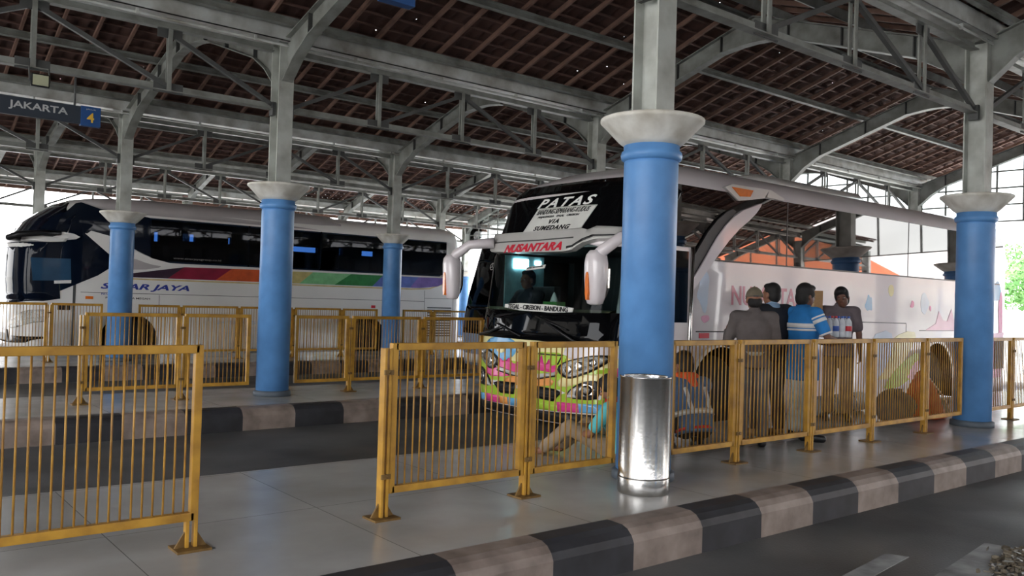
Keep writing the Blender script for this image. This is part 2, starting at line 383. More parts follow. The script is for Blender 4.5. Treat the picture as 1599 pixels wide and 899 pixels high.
for j, ii in CI.items():
    for i in ii:
        p = col(i, j)
        if protoc is None: protoc = make_column(); o = protoc
        else: o = copy_tree(protoc)
        o.location = (p.x, p.y, 0 if j in (0, 1, 2, 3) else ZR)
        nm = cname(i, j)
        o['label'] = {(0, 0): 'thick blue column with white flared capital, directly behind the polished steel bin', (1, 0): 'blue column with flared capital at right end of near fence, washed by glare',
                      (0, 1): 'blue column with white capital left of centre, chipped paint, between fence panels', (0, 2): 'pale blue column standing in front of the SINAR JAYA lettering',
                      (1, 2): 'slim blue column near the tail of the rainbow-striped bus'}.get((i, j), 'blue column with steel top: ' + nm)
        o['group'] = 'blue columns with white capitals'

# ------------------------------------------------------------------ roof: gable frames, lattice girders, gutters, tiled slopes
RISE = 1.02
def gable_frame(i, j, glaze=False):
    A, B = col(i, j), col(i, j + 1); d = B - A; Lh = d.length; n = d.normalized(); sx = Vector((n.y, -n.x, 0))
    t = thing('gable_frame', 'gable frame from %s to %s' % (cname(i, j), cname(i, j + 1)), 'steel frame', A + Vector((0, 0, ZT)), 'steel gable frames of the roof')
    half = Lh / 2
    top = lambda s: ZT + RISE * (1 - abs(s - half) / half)
    bot = [(.125, 4.02), (.4, 4.27), (.75, top(.75) - .27), (half - .55, top(half - .55) - .25), (half - .2, 5.13), (half, 5.14)]
    bot = bot + [(Lh - s, z) for s, z in reversed(bot[:-1])]
    P = lambda s, z, o=0: A + n * s + sx * o + Vector((0, 0, z))
    outline = [(s, z) for s, z in bot] + [(Lh - .125, top(Lh - .125)), (half, top(half)), (.125, top(.125))]
    MB().prism(outline, lambda a, c, q: P(a, c, q), -.008, .008).build('web', STEEL, t)
    b = MB()
    for q in range(len(bot) - 1): b.bar(P(*bot[q]), P(*bot[q + 1]), .15, .014, up=sx.cross(P(*bot[q + 1]) - P(*bot[q])))
    b.build('bottom_flange', STEEL, t)
    b = MB()
    for s0, s1 in ((.1, half), (half, Lh - .1)): b.bar(P(s0, top(s0)), P(s1, top(s1)), .15, .014)
    b.build('top_flange', STEEL, t)
    for s in (.75, 1.7, half - .55, half + .55, Lh - 1.7, Lh - .75):
        zb = np.interp(s, [q[0] for q in bot], [q[1] for q in bot])
        MB().bar(P(s, zb), P(s, top(s)), .13, .012, up=n).build('stiffener', STEEL_D, t)
    return t
for j in range(-2, 4):
    for i in ([-1, 0, 1, 2, 3] if j >= 0 else [-1, 0, 1, 2, 3, 4, 5] if j == -2 else [-1, 0, 1, 2, 3, 4]):
        gable_frame(i, j)
def girder(i, j, lab=None):
    A, B = col(i, j), col(i + 1, j); d = B - A; t = thing('lattice_girder', 'lattice girder from %s to %s' % (cname(i, j), cname(i + 1, j)), 'girder', A + Vector((0, 0, 3.66)), 'lattice girders under the gutters')
    zb, zt = 3.66, 4.4; P = lambda f, z, o=0: A + d * f + Vector((0, o, z)); e = .145 / d.length
    for nm, z in (('bottom_chord', zb), ('top_chord', zt)):
        b = MB(); b.bar(P(e, z), P(1 - e, z), .11, .012); b.bar(P(e, z + .04), P(1 - e, z + .04), .012, .075); b.build(nm, STEEL, t)
    for f in (.25, .5, .75):
        b = MB(); b.bar(P(f, zb, -.03), P(f, zt, -.03), .05, .018, up=(0, 1, 0)); b.bar(P(f, zb, .03), P(f, zt, .03), .05, .018, up=(0, 1, 0)); b.build('hanger', STEEL, t)
        MB().bar(P(f - .025, zt - .05), P(f + .025, zt - .05), .014, .12).build('gusset_plate', STEEL_D, t)
        MB().bar(P(f - .03, zb + .04), P(f + .03, zb + .04), .014, .12).build('gusset_plate', STEEL_D, t)
    for (f0, z0), (f1, z1) in (((e, zb + .06), (.25, zt - .05)), ((.25, zb + .05), (.5, zt - .05)), ((.5, zt - .05), (.75, zb + .05)), ((.75, zt - .05), (1 - e, zb + .06))):
        MB().bar(P(f0, z0), P(f1, z1), .05, .05).build('diagonal', STEEL_D, t)
for j in range(-2, 5):
    for i in ([-1, 0, 1, 2] if j >= 1 else [-1, 0, 1, 2, 3] if j == 0 else [-1, 0, 1, 2, 3, 4]):
        girder(i, j)
XR0, XR1 = -7.5, 22.6
def slope_tiles(j, flip):
    """one pantiled slope: eave on row j (or j+1 when flip), ridge midway"""
    y_e = col(0, j + (1 if flip else 0)).y; y_r = (col(0, j).y + col(0, j + 1).y) / 2
    sg = 1 if y_r > y_e else -1; run = abs(y_r - y_e); ang = math.atan2(RISE, run); zo = ZT + .06
    return y_e, y_r, sg, run, ang, zo
GROUPTXT = {-2: 'street-side bay', -1: 'bay over the viewpoint', 0: 'bay over the PATAS bus', 1: 'bay over the middle lane', 2: 'bay over the SINAR JAYA bus', 3: 'far bay', 4: 'far eaves'}
def roof_slope(j, flip, x0, x1, over=0.0, ridge_cut=None):
    y_e, y_r, sg, run, ang, zo = slope_tiles(j, flip)
    up = Vector((0, sg * math.cos(ang), math.sin(ang))); nr = Vector((0, -sg * math.sin(ang), math.cos(ang)))
    Ls = run / math.cos(ang); E = Vector((0, y_e, zo))
    root = bpy.data.objects.new('ceiling_slope', None); COL.objects.link(root); root['kind'] = 'structure'; ORG[root] = Vector((0, 0, 0))
    for f in (.1, .52, .93):                                   # C purlins
        p = E + up * (Ls * f); b = MB()
        q = lambda a, c: p + up * a + nr * c
        for a0, a1, c0, c1 in ((-.004, .004, 0, .12), (-.004, .05, 0, .008), (-.004, .05, .112, .12)):
            b.obox(Vector(((x0 + x1) / 2, 0, 0)) + q((a0 + a1) / 2, (c0 + c1) / 2), ((x1 - x0) / 2, 0, 0), up * (a1 - a0) / 2, nr * (c1 - c0) / 2)
        b.build('purlin', STEEL, root)
    b = MB(); x = x0 + .25                                     # timber rafters
    while x < x1:
        a0, a1 = -over, Ls
        b.obox(Vector((x, 0, 0)) + E + up * (a0 + a1) / 2 + nr * .15, (.02, 0, 0), up * (a1 - a0) / 2, nr * .03); x += .5
    b.build('rafters', WOOD, root)
    b = MB(); a = .02 - over
    while a < Ls:
        b.obox(Vector(((x0 + x1) / 2, 0, 0)) + E + up * a + nr * .19, ((x1 - x0) / 2, 0, 0), up * .014, nr * .011); a += .25
    b.build('battens', BATTEN, root)
    nx = int((x1 - x0) / .21) * 5; xs = np.linspace(x0, x1, nx); wv = .022 * np.sin(xs / .21 * 2 * PI) + .008 * np.sin(xs / .21 * 4 * PI)
    V, F = [], []; a = -.05 - over; k = 0
    while a < Ls:
        for aa, h in ((a, .246), (min(a + .37, Ls + .06), .221)):
            yz = E + up * aa
            V.append(np.stack([xs, np.full(nx, yz.y) + nr.y * (h + wv), np.full(nx, yz.z) + nr.z * (h + wv)], 1))
        i0 = np.arange(nx - 1) + k * 2 * nx
        F.append(np.stack([i0, i0 + 1, i0 + 1 + nx, i0 + nx], 1)); a += .25; k += 1
    V = np.concatenate(V); F = np.concatenate(F)
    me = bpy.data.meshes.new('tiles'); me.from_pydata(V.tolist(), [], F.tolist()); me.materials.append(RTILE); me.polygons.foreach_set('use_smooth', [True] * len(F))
    o = bpy.data.objects.new('tiles', me); COL.objects.link(o); o.parent = root
    return root
for j in range(-2, 4):
    xa, xb = XR0, (XR1 if j >= 0 else 28.4 if j == -1 else 34.4)
    roof_slope(j, False, xa, xb, .5 if j == -2 else 0.)
    roof_slope(j, True, xa, xb)
    y = (col(0, j).y + col(0, j + 1).y) / 2; zz = ZT + .06 + RISE + .24
    struct(MB().tube([(xa, y, zz), (xb, y, zz)], .12, 8).build('ceiling_ridge_cap', mat('ridge_tile', (128, 80, 68), .85)))
# last eave overhang beyond the far row
roof_end = col(0, 4).y
def far_overhang():
    root = bpy.data.objects.new('ceiling_far_overhang', None); COL.objects.link(root); root['kind'] = 'structure'; ORG[root] = Vector((0, 0, 0))
    ang = math.atan2(RISE, 3.035); up = Vector((0, -math.cos(ang), math.sin(ang))); nr = Vector((0, math.sin(ang), math.cos(ang))); E = Vector((0, roof_end, ZT + .06))
    b = MB(); x = XR0 + .25
    while x < XR1: b.obox(Vector((x, 0, 0)) + E - up * .55 + nr * .15, (.02, 0, 0), up * .56, nr * .03); x += .5
    b.build('rafters', WOOD, root)
    b = MB()
    for a in (.2, .45, .7, .95): b.obox(Vector(((XR0 + XR1) / 2, 0, 0)) + E - up * a + nr * .19, ((XR1 - XR0) / 2, 0, 0), up * .014, nr * .011)
    b.build('battens', BATTEN, root)
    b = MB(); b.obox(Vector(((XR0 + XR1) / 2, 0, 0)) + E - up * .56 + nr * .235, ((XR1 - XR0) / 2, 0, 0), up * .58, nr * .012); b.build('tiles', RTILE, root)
    b = MB(); b.obox(Vector(((XR0 + XR1) / 2, 0, 0)) + E - up * 1.1 + nr * .16, ((XR1 - XR0) / 2, 0, 0), up * .012, nr * .08); b.build('fascia_board', WOOD, root)
far_overhang()
for j in range(-2, 5):                                         # valley gutters with conduit below
    y = col(0, j).y; xa = XR0
    b = MB(); z0 = ZT + .015
    b.box(xa, XR1, y - .2, y + .2, z0, z0 + .012); b.box(xa, XR1, y - .2, y - .19, z0, z0 + .2); b.box(xa, XR1, y + .19, y + .2, z0, z0 + .2)
    struct(b.build('ceiling_gutter', GUTTER))
    b = MB(); b.tube([(xa, y - .15, ZT - .03), (XR1, y - .15, ZT - .03)], .016, 8)
    x = xa + .4
    while x < XR1: b.box(x - .015, x + .015, y - .17, y - .13, ZT - .05, z0); x += 1.4
    struct(b.build('trim_conduit', GUTTER))
# glazed gable screens at the open far end
PANE = glass('clear_pane', (235, 240, 240), .92, .02, 1.3)
for j in range(-2, 4):
    A, B = col({-2: 5, -1: 4}.get(j, 3), j), col({-2: 5, -1: 4}.get(j, 3), j + 1); d = B - A; Lh = d.length; n = d.normalized(); off = Vector((.12, 0, 0))
    root = bpy.data.objects.new('window_%d' % (j + 3), None); COL.objects.link(root); root['kind'] = 'structure'; ORG[root] = Vector((0, 0, 0))
    top = lambda s: ZT + RISE * (1 - abs(s - Lh / 2) / (Lh / 2)) - .1
    P = lambda s, z, o=0: A + off + n * s + Vector((0, 0, z))
    b = MB(); nb = 10 if j >= 0 else 5; bw = .035 if j >= 0 else .07
    for q in range(0, nb + 1):
        s = .12 + (Lh - .24) * q / nb; b.bar(P(s, 3.55), P(s, top(s)), bw, .04, up=n)
    for z in ((3.55, 3.95, 4.35) if j >= 0 else (3.55,)):
        b.bar(P(.1, z), P(Lh - .1, z), .04, .035)
    for z in ((4.75, 5.15) if j >= 0 else ()):
        s = (z + .1 - ZT) / RISE * Lh / 2; b.bar(P(s, z), P(Lh - s, z), .04, .035)
    b.build('glazing_bars', STEEL, root)
    MB().prism([(.1, 3.55), (Lh - .1, 3.55), (Lh - .1, 4.4), (Lh / 2, 5.42), (.1, 4.4)], lambda a, c, q: P(a, c) + Vector((q, 0, 0)), .0, .004).build('pane', PANE, root)

# ------------------------------------------------------------------ fences
FENCE_GROUP = 'yellow barred fence panels'
def fence(x0, x1, y, label, post0=True, post1=False):
    t = thing('fence_panel', label, 'fence', (x0, y, 0), FENCE_GROUP)
    a, c, h0, h1 = x0 + .05, x1 - .05, .145, 1.03
    b = MB(); b.box(a, c, y - .022, y + .022, h1 - .042, h1); b.build('top_rail', YELLOW, t, .004)
    b = MB(); b.box(a, c, y - .022, y + .022, h0, h0 + .042); b.build('bottom_rail', YELLOW, t, .004)
    for x in (a, c):
        MB().box(x - .02, x + .02, y - .022, y + .022, h0, h1).build('stile', YELLOW, t, .004)
    n = max(3, round((c - a) / .050)); b = MB()
    for k in range(1, n):
        x = a + (c - a) * k / n; b.tube([(x, y, h0 + .03), (x, y, h1 - .03)], .0054, 6)
    b.build('bars', BARS, t)
    for x, on in ((x0, post0), (x1, post1)):
        if not on: continue
        if on == 'leg':
            x -= .06
            p = MB(); p.box(x - .03, x - .012, y - .02, y + .02, .012, .15); p.box(x + .012, x + .03, y - .02, y + .02, .012, .15); po = p.build('leg', YELLOW, t, .003)
            q = MB(); q.box(x - .085, x + .085, y - .075, y + .075, 0, .012); q.build('base_plate', BRACKET, po)
            for sg in (-1, 1):
                q = MB(); q.prism([(sg * .03, .012), (sg * .08, .012), (sg * .03, .09)], lambda u, v, w, x=x: (x + u, y + w, v), -.006, .006); q.build('gusset', BRACKET, po)
            continue
        p = MB(); p.box(x - .025, x - .008, y - .03, y + .03, .012, h1 - .03); p.box(x + .008, x + .025, y - .03, y + .03, .012, h1 - .03); po = p.build('post', YELLOW, t, .003)
        q = MB(); q.box(x - .085, x + .085, y - .075, y + .075, 0, .012)
        q.prism([(.025, .012), (.075, .012), (.025, .09)], lambda u, v, w, x=x: (x + u, y + w, v), -.006, .006)
        q.prism([(-.025, .012), (-.075, .012), (-.025, .09)], lambda u, v, w, x=x: (x + u, y + w, v), -.006, .006)
        q.build('base_plate', BRACKET, po)
        for z in (.25, .86):
            q = MB(); q.box(x - .03, x + .03, y - .04, y - .028, z - .014, z + .014); q.tube([(x, y - .046, z), (x, y - .036, z)], .009, 6); q.build('clamp', BRACKET, po)
    return t
Y0, Y1, Y2 = 4.358, 10.42, 16.5
fence(-.6, .5, Y0, 'yellow fence panel cut off by the left edge of the view', True, False)
fence(.5, 1.55, Y0, 'nearest yellow fence panel at lower left, its right post standing at the walkway gap', True, 'leg')
fence(2.6, 3.69, Y0, 'yellow fence panel just right of the walkway gap, in front of the dark lane', True, False)
fence(3.69, 4.56, Y0, 'yellow fence panel touching the left side of the steel bin', True, False)
fence(5.1, 5.99, Y0, 'yellow fence panel in front of the squatting man in orange collar', False, False)
fence(5.99, 7.11, Y0, 'yellow fence panel in front of the man in a cap', True, False)
fence(7.11, 8.21, Y0, 'yellow fence panel in front of the man in dusky shirt and brown trousers', True, False)
fence(8.21, 9.35, Y0, 'yellow fence panel just left of the grey sack and orange bundle', True, False)
fence(9.35, 10.26, Y0, 'short yellow fence panel in front of the orange bundle, left of the glaring blue column', True, False)
fence(10.85, 11.66, Y0, 'yellow fence panel right of the glaring blue column', False, False)
fence(11.66, 12.8, Y0, 'pale glaring fence panel at the right edge of the view', True, True)
fence(2.28, 3.38, Y1, 'leftmost fence panel of the middle platform, in front of the striped bus wheel', True, False)
fence(3.38, 4.25, Y1, 'middle platform fence panel touching the left of the blue column left of centre', True, False)
fence(4.8, 5.63, Y1, 'middle platform fence panel touching the right of the blue column left of centre', False, False)
fence(5.63, 6.79, Y1, 'middle platform fence panel in front of the slim blue column', True, False)
fence(6.79, 7.92, Y1, 'middle platform fence panel ending at the PATAS bus bumper', True, False)
fence(7.92, 9.0, Y1, 'middle platform fence panel hidden behind the PATAS bus windscreen', True, True)
for a, c, l in ((.9, 2.0, 'far fence panel at the far left beside the striped bus bumper'), (2.0, 3.08, 'far fence panel below the striped bus driver window'),
                (3.08, 3.97, 'far fence panel left of the pale blue column'), (4.52, 5.32, 'far fence panel right of the pale blue column'),
                (5.32, 6.45, 'far fence panel seen just left of the blue column left of centre'), (6.45, 7.6, 'far fence panel just right of the blue column left of centre'),
                (7.6, 8.7, 'far fence panel below the green part of the bus stripe'), (8.7, 9.6, 'far fence panel left of the slim blue column'),
                (10.2, 11.04, 'far fence panel right of the slim blue column'), (11.04, 12.2, 'far fence panel in front of the striped bus rear grille')):
    fence(a, c, Y2, l, a not in (4.52, 10.2), c == 12.2)

# ------------------------------------------------------------------ steel bin
t = thing('waste_bin', 'polished round steel waste bin in front of the thick blue column', 'bin', (4.50, 4.03, 0))
bc = (4.50, 4.03, 0)
MB().lathe([(.176, 0), (.18, .01), (.18, .105), (.178, .11)], 48, bc).build('base_band', INOX, t)
b = MB(); b.lathe([(.181, .112), (.178, .118), (.178, .79), (.183, .8), (.183, .806), (.168, .806), (.165, .8), (.165, .14)], 48, bc); b.build('drum', INOX, t)
MB().lathe([(.165, .66), (.165, .68), (.02, .66)], 32, bc).build('liner', BLACK, t)

# ------------------------------------------------------------------ buses
class Bus:
    def __init__(s, YC, hw, ZX, HZ, D, N, xr, zs, rear_in=.06):
        s.YC, s.hw, s.ZX, s.HZ, s.D, s.N, s.xr, s.zs = YC, hw, ZX, HZ, D, N, xr, zs
        s.rear_in = rear_in
    def x0(s, z): return float(np.interp(z, [a for a, _ in s.ZX], [b for _, b in s.ZX]))
    def h(s, z): return float(np.interp(z, [a for a, _ in s.HZ], [b for _, b in s.HZ]))
    def S0(s, v, z):
        if abs(v) <= 1:
            a = abs(v); return Vector((s.x0(z) + s.D * (1 - (1 - a ** s.N) ** (1 / s.N)), s.YC - v * s.h(z), z))
        return Vector((s.x0(z) + s.D + (abs(v) - 1), s.YC - math.copysign(s.h(z), v), z))
    def S(s, v, z, off=0.):
        """front skin: v across (-1 far side .. 1 near side), z up, off outwards"""
        e = .01; v1, v0 = min(v + e, 1.5), v - e
        tv = s.S0(v1, z) - s.S0(v0, z); tz = s.S0(v, z + e) - s.S0(v, z - e)
        n = tz.cross(tv).normalized()
        if n.x > 0 and abs(v) < .9: n = -n
        if n.dot(Vector((-1, -v, 0))) < 0: n = -n
        return s.S0(v, z) + n * off
    def ring(s, z):
        P = []; c = sorted([math.sin(t) for t in np.linspace(-PI / 2, PI / 2, 41)] + [.955, .975, .988, -.955, -.975, -.988])
        for v in c: P.append(s.S0(v, z))
        h = s.h(z); xa = s.x0(z) + s.D; xr = s.xr - max(0, (z - 2.3)) * .18
        for t in (.15, .4, .7, 1): P.append(Vector((xa + (xr - .2 - xa) * t, s.YC - h, z)))
        for t in (30, 60, 90): a = math.radians(t); P.append(Vector((xr - .2 + .2 * math.sin(a), s.YC - h + .2 * (1 - math.cos(a)), z)))
        for t in (90, 60, 30): a = math.radians(t); P.append(Vector((xr - .2 + .2 * math.sin(a), s.YC + h - .2 * (1 - math.cos(a)), z)))
        for t in (1, .7, .4, .15): P.append(Vector((xa + (xr - .2 - xa) * t, s.YC + h, z)))
        return P
    def hull(s, name, m, parent):
        b = MB(); b.loft([s.ring(z) for z in s.zs]); return b.build(name, m, parent)
    def patch(s, polys, off, name, mats, parent, base=-.006, dv=.08, dz=.12, mis=None):
        """shapes drawn on the front skin (v, z), wrapped on it and given thickness"""
        out = MB()
        if polys and not isinstance(polys[0][0], (tuple, list)): polys = [polys]
        for pi, poly in enumerate(polys):
            bm = bmesh.new()
            tri = geometry.tessellate_polygon([[Vector((a, c, 0)) for a, c in poly]])
            vs = [bm.verts.new((a, c, 0)) for a, c in poly]
            for q in tri:
                try: bm.faces.new([vs[i] for i in q])
                except ValueError: pass
            lo = [min(p[k] for p in poly) for k in (0, 1)]; hi = [max(p[k] for p in poly) for k in (0, 1)]
            for k, st in ((0, dv), (1, dz)):
                c = math.floor(lo[k] / st) * st + st
                while c < hi[k] - 1e-4:
                    co = [0, 0, 0]; co[k] = c; no = [0, 0, 0]; no[k] = 1
                    bmesh.ops.bisect_plane(bm, geom=bm.verts[:] + bm.edges[:] + bm.faces[:], plane_co=co, plane_no=no); c += st
            for c in (.88, .925, .955, .975, .988, .996, 1.0):
                for sg in (1, -1):
                    if lo[0] < sg * c < hi[0]: bmesh.ops.bisect_plane(bm, geom=bm.verts[:] + bm.edges[:] + bm.faces[:], plane_co=(sg * c, 0, 0), plane_no=(1, 0, 0))
            bm.verts.index_update(); bm.edges.ensure_lookup_table()
            uv = [(v.co.x, v.co.y) for v in bm.verts]; n = len(uv)
            V = [s.S(a, c, off + .0004 * pi) for a, c in uv] + [s.S(a, c, base) for a, c in uv]
            F = [[v.index for v in f.verts] for f in bm.faces]
            G = [[e.verts[0].index, e.verts[1].index, e.verts[1].index + n, e.verts[0].index + n] for e in bm.edges if len(e.link_faces) == 1]
            out.add(V, F, mis[pi] if mis else 0, True); o = len(out.v) - len(V)
            for g in G: out.f.append([i + o for i in g]); out.m.append(mis[pi] if mis else 0); out.s.append(False)
            bm.free()
        me_b = out.build(name, mats, parent)
        return me_b
def side_prism(polys, y, name, mats, parent, th=.006, back=.01, mis=None):
    b = MB()
    if not isinstance(polys[0][0], (tuple, list)): polys = [polys]
    for k, p in enumerate(polys): b.prism(p, lambda a, c, d: (a, d, c), y - th - .0004 * k, y + back, mis[k] if mis else 0)
    return b.build(name, mats, parent)
def arch_cut(x, y0, y1, r, z=.25):
    b = MB(); n = 28
    pts = [(x + r * math.cos(PI * k / n), z + r * math.sin(PI * k / n)) for k in range(n + 1)] + [(x - r, -.4), (x + r, -.4)]
    return b.prism(pts, lambda a, c, d: (a, d, c), y0, y1)
def wheel(x, y, parent, r=.48, z=None, w=.28, rimm=None):
    """wheel lying in the plane of the bus side, outer face towards -y"""
    z = ZR + r if z is None else z; c = (x, y, z)
    b = MB(); b.lathe([(r * .6, .0), (r * .72, -.0), (r * .9, .015), (r * .98, .05), (r, .09), (r, w - .06), (r * .95, w), (r * .6, w)], 40, c, 'y')
    wh = b.build('wheel', RUBBER, parent)
    b = MB(); b.lathe([(r * .62, .005), (r * .6, .02), (r * .56, .1), (r * .3, .13), (r * .26, .06), (r * .17, .04), (r * .02, .035)], 32, c, 'y')
    for k in range(10):
        a = 2 * PI * k / 10; p = Vector((x + r * .38 * math.cos(a), y + .11, z + r * .38 * math.sin(a))); b.tube([p, p + Vector((0, -.03, 0))], .016, 6)
    b.build('rim', rimm or RIM, wh)
    return wh
def smooth_poly(pts, it=2):
    for _ in range(it):
        q = []
        for i in range(len(pts)):
            a, c = pts[i], pts[(i + 1) % len(pts)]
            q += [(a[0] * .75 + c[0] * .25, a[1] * .75 + c[1] * .25), (a[0] * .25 + c[0] * .75, a[1] * .25 + c[1] * .75)]
        pts = q
    return pts
def mirror_v(p): return [(-a, c) for a, c in reversed(p)]

# ---- the colourful bus
NZX = [(-.1, 6.47), (.3, 6.40), (.9, 6.45), (1.9, 6.60), (2.0, 6.63), (2.6, 6.87), (2.8, 7.10), (2.95, 7.5), (3.03, 7.9), (3.08, 8.5)]
NHZ = [(-.1, 1.25), (2.66, 1.25), (2.76, 1.225), (2.86, 1.14), (2.95, 1.0), (3.03, .75), (3.08, .4)]
NB = Bus(7.6, 1.25, NZX, NHZ, .5, 2.8, 16.8, [-.06, .05, .15, .3, .45, .6, .75, .9, 1.1, 1.3, 1.5, 1.7, 1.9, 2.0, 2.2, 2.4, 2.6, 2.66, 2.72, 2.78, 2.84, 2.9, 2.95, 3.0, 3.05, 3.08])
NW = mat('pearl_white_bus_paint', (222, 214, 216), .22, 0, .03, 1.2, 0, .5)
NSIL = mat('silver_bus_paint', (196, 194, 190), .3, .15, .04, 3, 0, .4)
LIME = mat('lime_paint', (164, 198, 62), .25, 0, .06, 3, 0, .4); CREAM = mat('cream_paint', (232, 222, 160), .25, 0, .05, 3, 0, .4)
PINK = mat('magenta_paint', (222, 70, 142), .25, 0, .06, 3, 0, .4); SKY = mat('sky_blue_paint', (104, 170, 216), .25, 0, .06, 3, 0, .4)
ORNG = mat('orange_paint', (238, 158, 84), .25, 0, .06, 3, 0, .4); OLIVE = mat('moss_green_paint', (118, 158, 52), .25, 0, .06, 3, 0, .4)
PALEB = mat('pale_blue_paint', (196, 210, 228), .25, 0, .05, 3, 0, .4); PALEP = mat('pale_pink_paint', (232, 170, 196), .25, 0, .05, 3, 0, .4)
PALEY = mat('pale_yellow_paint', (226, 216, 150), .25, 0, .05, 3, 0, .4); REDT = mat('faded_red_lettering', (206, 132, 148), .3, 0, .05, 3, 0, .3)
RED = mat('red_lettering', (205, 36, 58), .4, 0, .04, 8)
nus = thing('bus', 'white bus with colourful splashed paint and a PATAS board, nose towards the walkway gap', 'bus', (6.5, 7.6, ZR))
hull = NB.hull('body', NW, nus)
NY = 6.35
cuts = [arch_cut(8.42, 6.0, 6.85, .58), arch_cut(14.0, 6.0, 6.85, .58), arch_cut(8.42, 8.35, 9.1, .58), arch_cut(14.0, 8.35, 9.1, .58)]
cuts.append(MB().box(6.0, 8.4, 6.46, 8.74, .96, 1.93))
cuts.append(MB().box(7.1, 8.2, 8.6, 9.1, 1.15, 1.85))
cuts.append(MB().box(7.04, 7.62, 6.1, 6.6, .12, 1.9))
boolean_cut(hull, cuts)
for x in (8.42, 14.0):
    wheel(x, 6.44, nus)
    b = MB(); b.lathe([(.3, 0), (.46, .0), (.48, .05), (.48, .25), (.3, .26)], 32, (x, 8.5, ZR + .48), 'y'); b.build('wheel', RUBBER, nus)
# front: black upper glass, visor, windscreen, bumper artwork
NB.patch([(-1.0, 2.02), (1.0, 2.02), (1.25, 2.6), (.99, 2.67), (.9, 2.75), (-.9, 2.75), (-1.0, 2.66), (-1.05, 2.3)], .012, 'upper_windscreen', BLKGLASS, nus)
NB.patch(smooth_poly([(-.96, .86), (.96, .86), (.985, 1.4), (.97, 1.99), (-.97, 1.99), (-.985, 1.4)], 1), .012, 'windscreen', glass('windscreen_glass', (206, 226, 224), .8, .01, 1.22), nus, .004)
NB.patch([(-.96, .85), (.96, .85), (.97, 1.2), (.6, 1.19), (0, 1.18), (-.6, 1.19), (-.97, 1.2)], .018, 'windscreen_band', BLKGLASS, nus, .013)
for sg in (-1, 1):
    p = [(.955, .86), (1.02, .86), (1.03, 1.99), (.965, 1.99)]
    NB.patch(p if sg > 0 else mirror_v(p), .018, 'windscreen_pillar', BLACK, nus)
vis = [(-1.02, 1.99), (-.9, 1.93), (-.78, 1.90), (-.1, 1.87), (.35, 1.865), (.46, 1.88), (.56, 1.95), (.68, 1.99), (.97, 2.0), (1.02, 2.11), (.66, 2.13), (.58, 2.09), (.5, 2.115), (0, 2.105), (-.7, 2.11), (-.86, 2.13), (-.92, 2.09), (-1.02, 2.1)]
vo = NB.patch(vis, .09, 'visor', NSIL, nus, 0)
NB.patch([(-.9, 1.99), (-.75, 2.005), (0, 2.0), (.45, 2.01), (.45, 2.0), (0, 1.99), (-.75, 1.995)], .094, 'visor_crease', STEEL_D, vo, .08)
NB.patch([(.40, 1.895), (.47, 1.905), (.57, 1.975), (.66, 2.01), (.95, 2.02), (.95, 2.035), (.65, 2.027), (.55, 1.99), (.46, 1.92), (.40, 1.91)], .1, 'visor_edge_trim', BLACK, vo, .08)
text('NUSANTARA', lambda x, y, d: NB.S(-.50 + x, 1.872 + y + .01 * x, .092 + d), 'nameplate_lettering', RED, vo, width=.84, height=.088, bold=.04, shear=.35)
# lower front artwork
artp, arti = [], []
def art(mi, p, sm=0): artp.append(smooth_poly(p, sm) if sm else p); arti.append(mi)
AM = [LIME, CREAM, PINK, SKY, ORNG, OLIVE, NW]
art(1, [(-1.0, .58), (1.0, .58), (1.0, .86), (-1.0, .86)])
art(0, [(-1.0, .1), (1.0, .1), (1.0, .6), (.5, .62), (0, .58), (-.6, .6), (-1.0, .58)])
art(6, [(.45, .66), (.98, .68), (.98, .84), (.5, .85)], 1)
art(3, [(-.7, .6), (-.35, .56), (-.15, .68), (-.2, .86), (-.62, .86), (-.78, .74)], 2)
art(1, [(-.52, .68), (-.36, .66), (-.32, .78), (-.5, .8)], 2)
art(2, [(-.68, .36), (-.2, .4), (0, .52), (-.12, .6), (-.2, .54), (-.26, .64), (-.34, .56), (-.44, .62), (-.5, .52), (-.68, .56)], 1)
art(0, [(.08, .58), (.5, .6), (.52, .74), (.05, .72)], 1)
art(2, [(.1, .52), (.42, .5), (.4, .6), (.34, .58), (.3, .66), (.25, .57), (.2, .7), (.14, .58), (.08, .62)], 0)
art(4, [(-.3, .3), (.35, .34), (.4, .44), (.1, .46), (-.3, .4)], 1)
art(1, [(.45, .34), (.75, .44), (.98, .5), (.98, .56), (.6, .5), (.42, .44)], 1)
art(5, [(.86, .2), (1.0, .2), (1.0, .52), (.88, .46)], 1)
art(2, [(.9, .54), (1.0, .5), (1.0, .66), (.96, .6), (.93, .66), (.91, .58)], 0)
art(3, [(-1.0, .02), (-.72, .06), (-.72, .14), (-1.0, .12)]); art(2, [(-.72, .05), (-.42, .06), (-.42, .15), (-.72, .15)]); art(4, [(-.42, .06), (-.28, .06), (-.28, .15), (-.42, .15)])
art(3, [(-.28, .06), (.12, .06), (.12, .15), (-.28, .15)]); art(0, [(.12, .07), (.42, .08), (.42, .16), (.12, .16)]); art(2, [(.42, .08), (.66, .1), (.66, .2), (.42, .19)]); art(3, [(.66, .1), (1.0, .12), (1.0, .22), (.66, .2)])
NB.patch(artp, .004, 'front_artwork', AM, nus, -.004, mis=arti)
NB.patch([(-.15, .705), (.47, .715), (.42, .6), (.405, .6), (.45, .7), (-.15, .69)], .012, 'bonnet_seam', BLACK, nus)
head = smooth_poly([(.41, .57), (.50, .645), (.66, .70), (.80, .74), (.96, .745), (.90, .66), (.80, .57), (.70, .51), (.56, .45), (.46, .49)], 1)
fog = smooth_poly([(.53, .25), (.58, .35), (.68, .43), (.8, .47), (.86, .44), (.86, .33), (.83, .25)], 1)
inn = lambda p, f, cx, cz: [(cx + (a - cx) * f, cz + (c - cz) * f) for a, c in p]
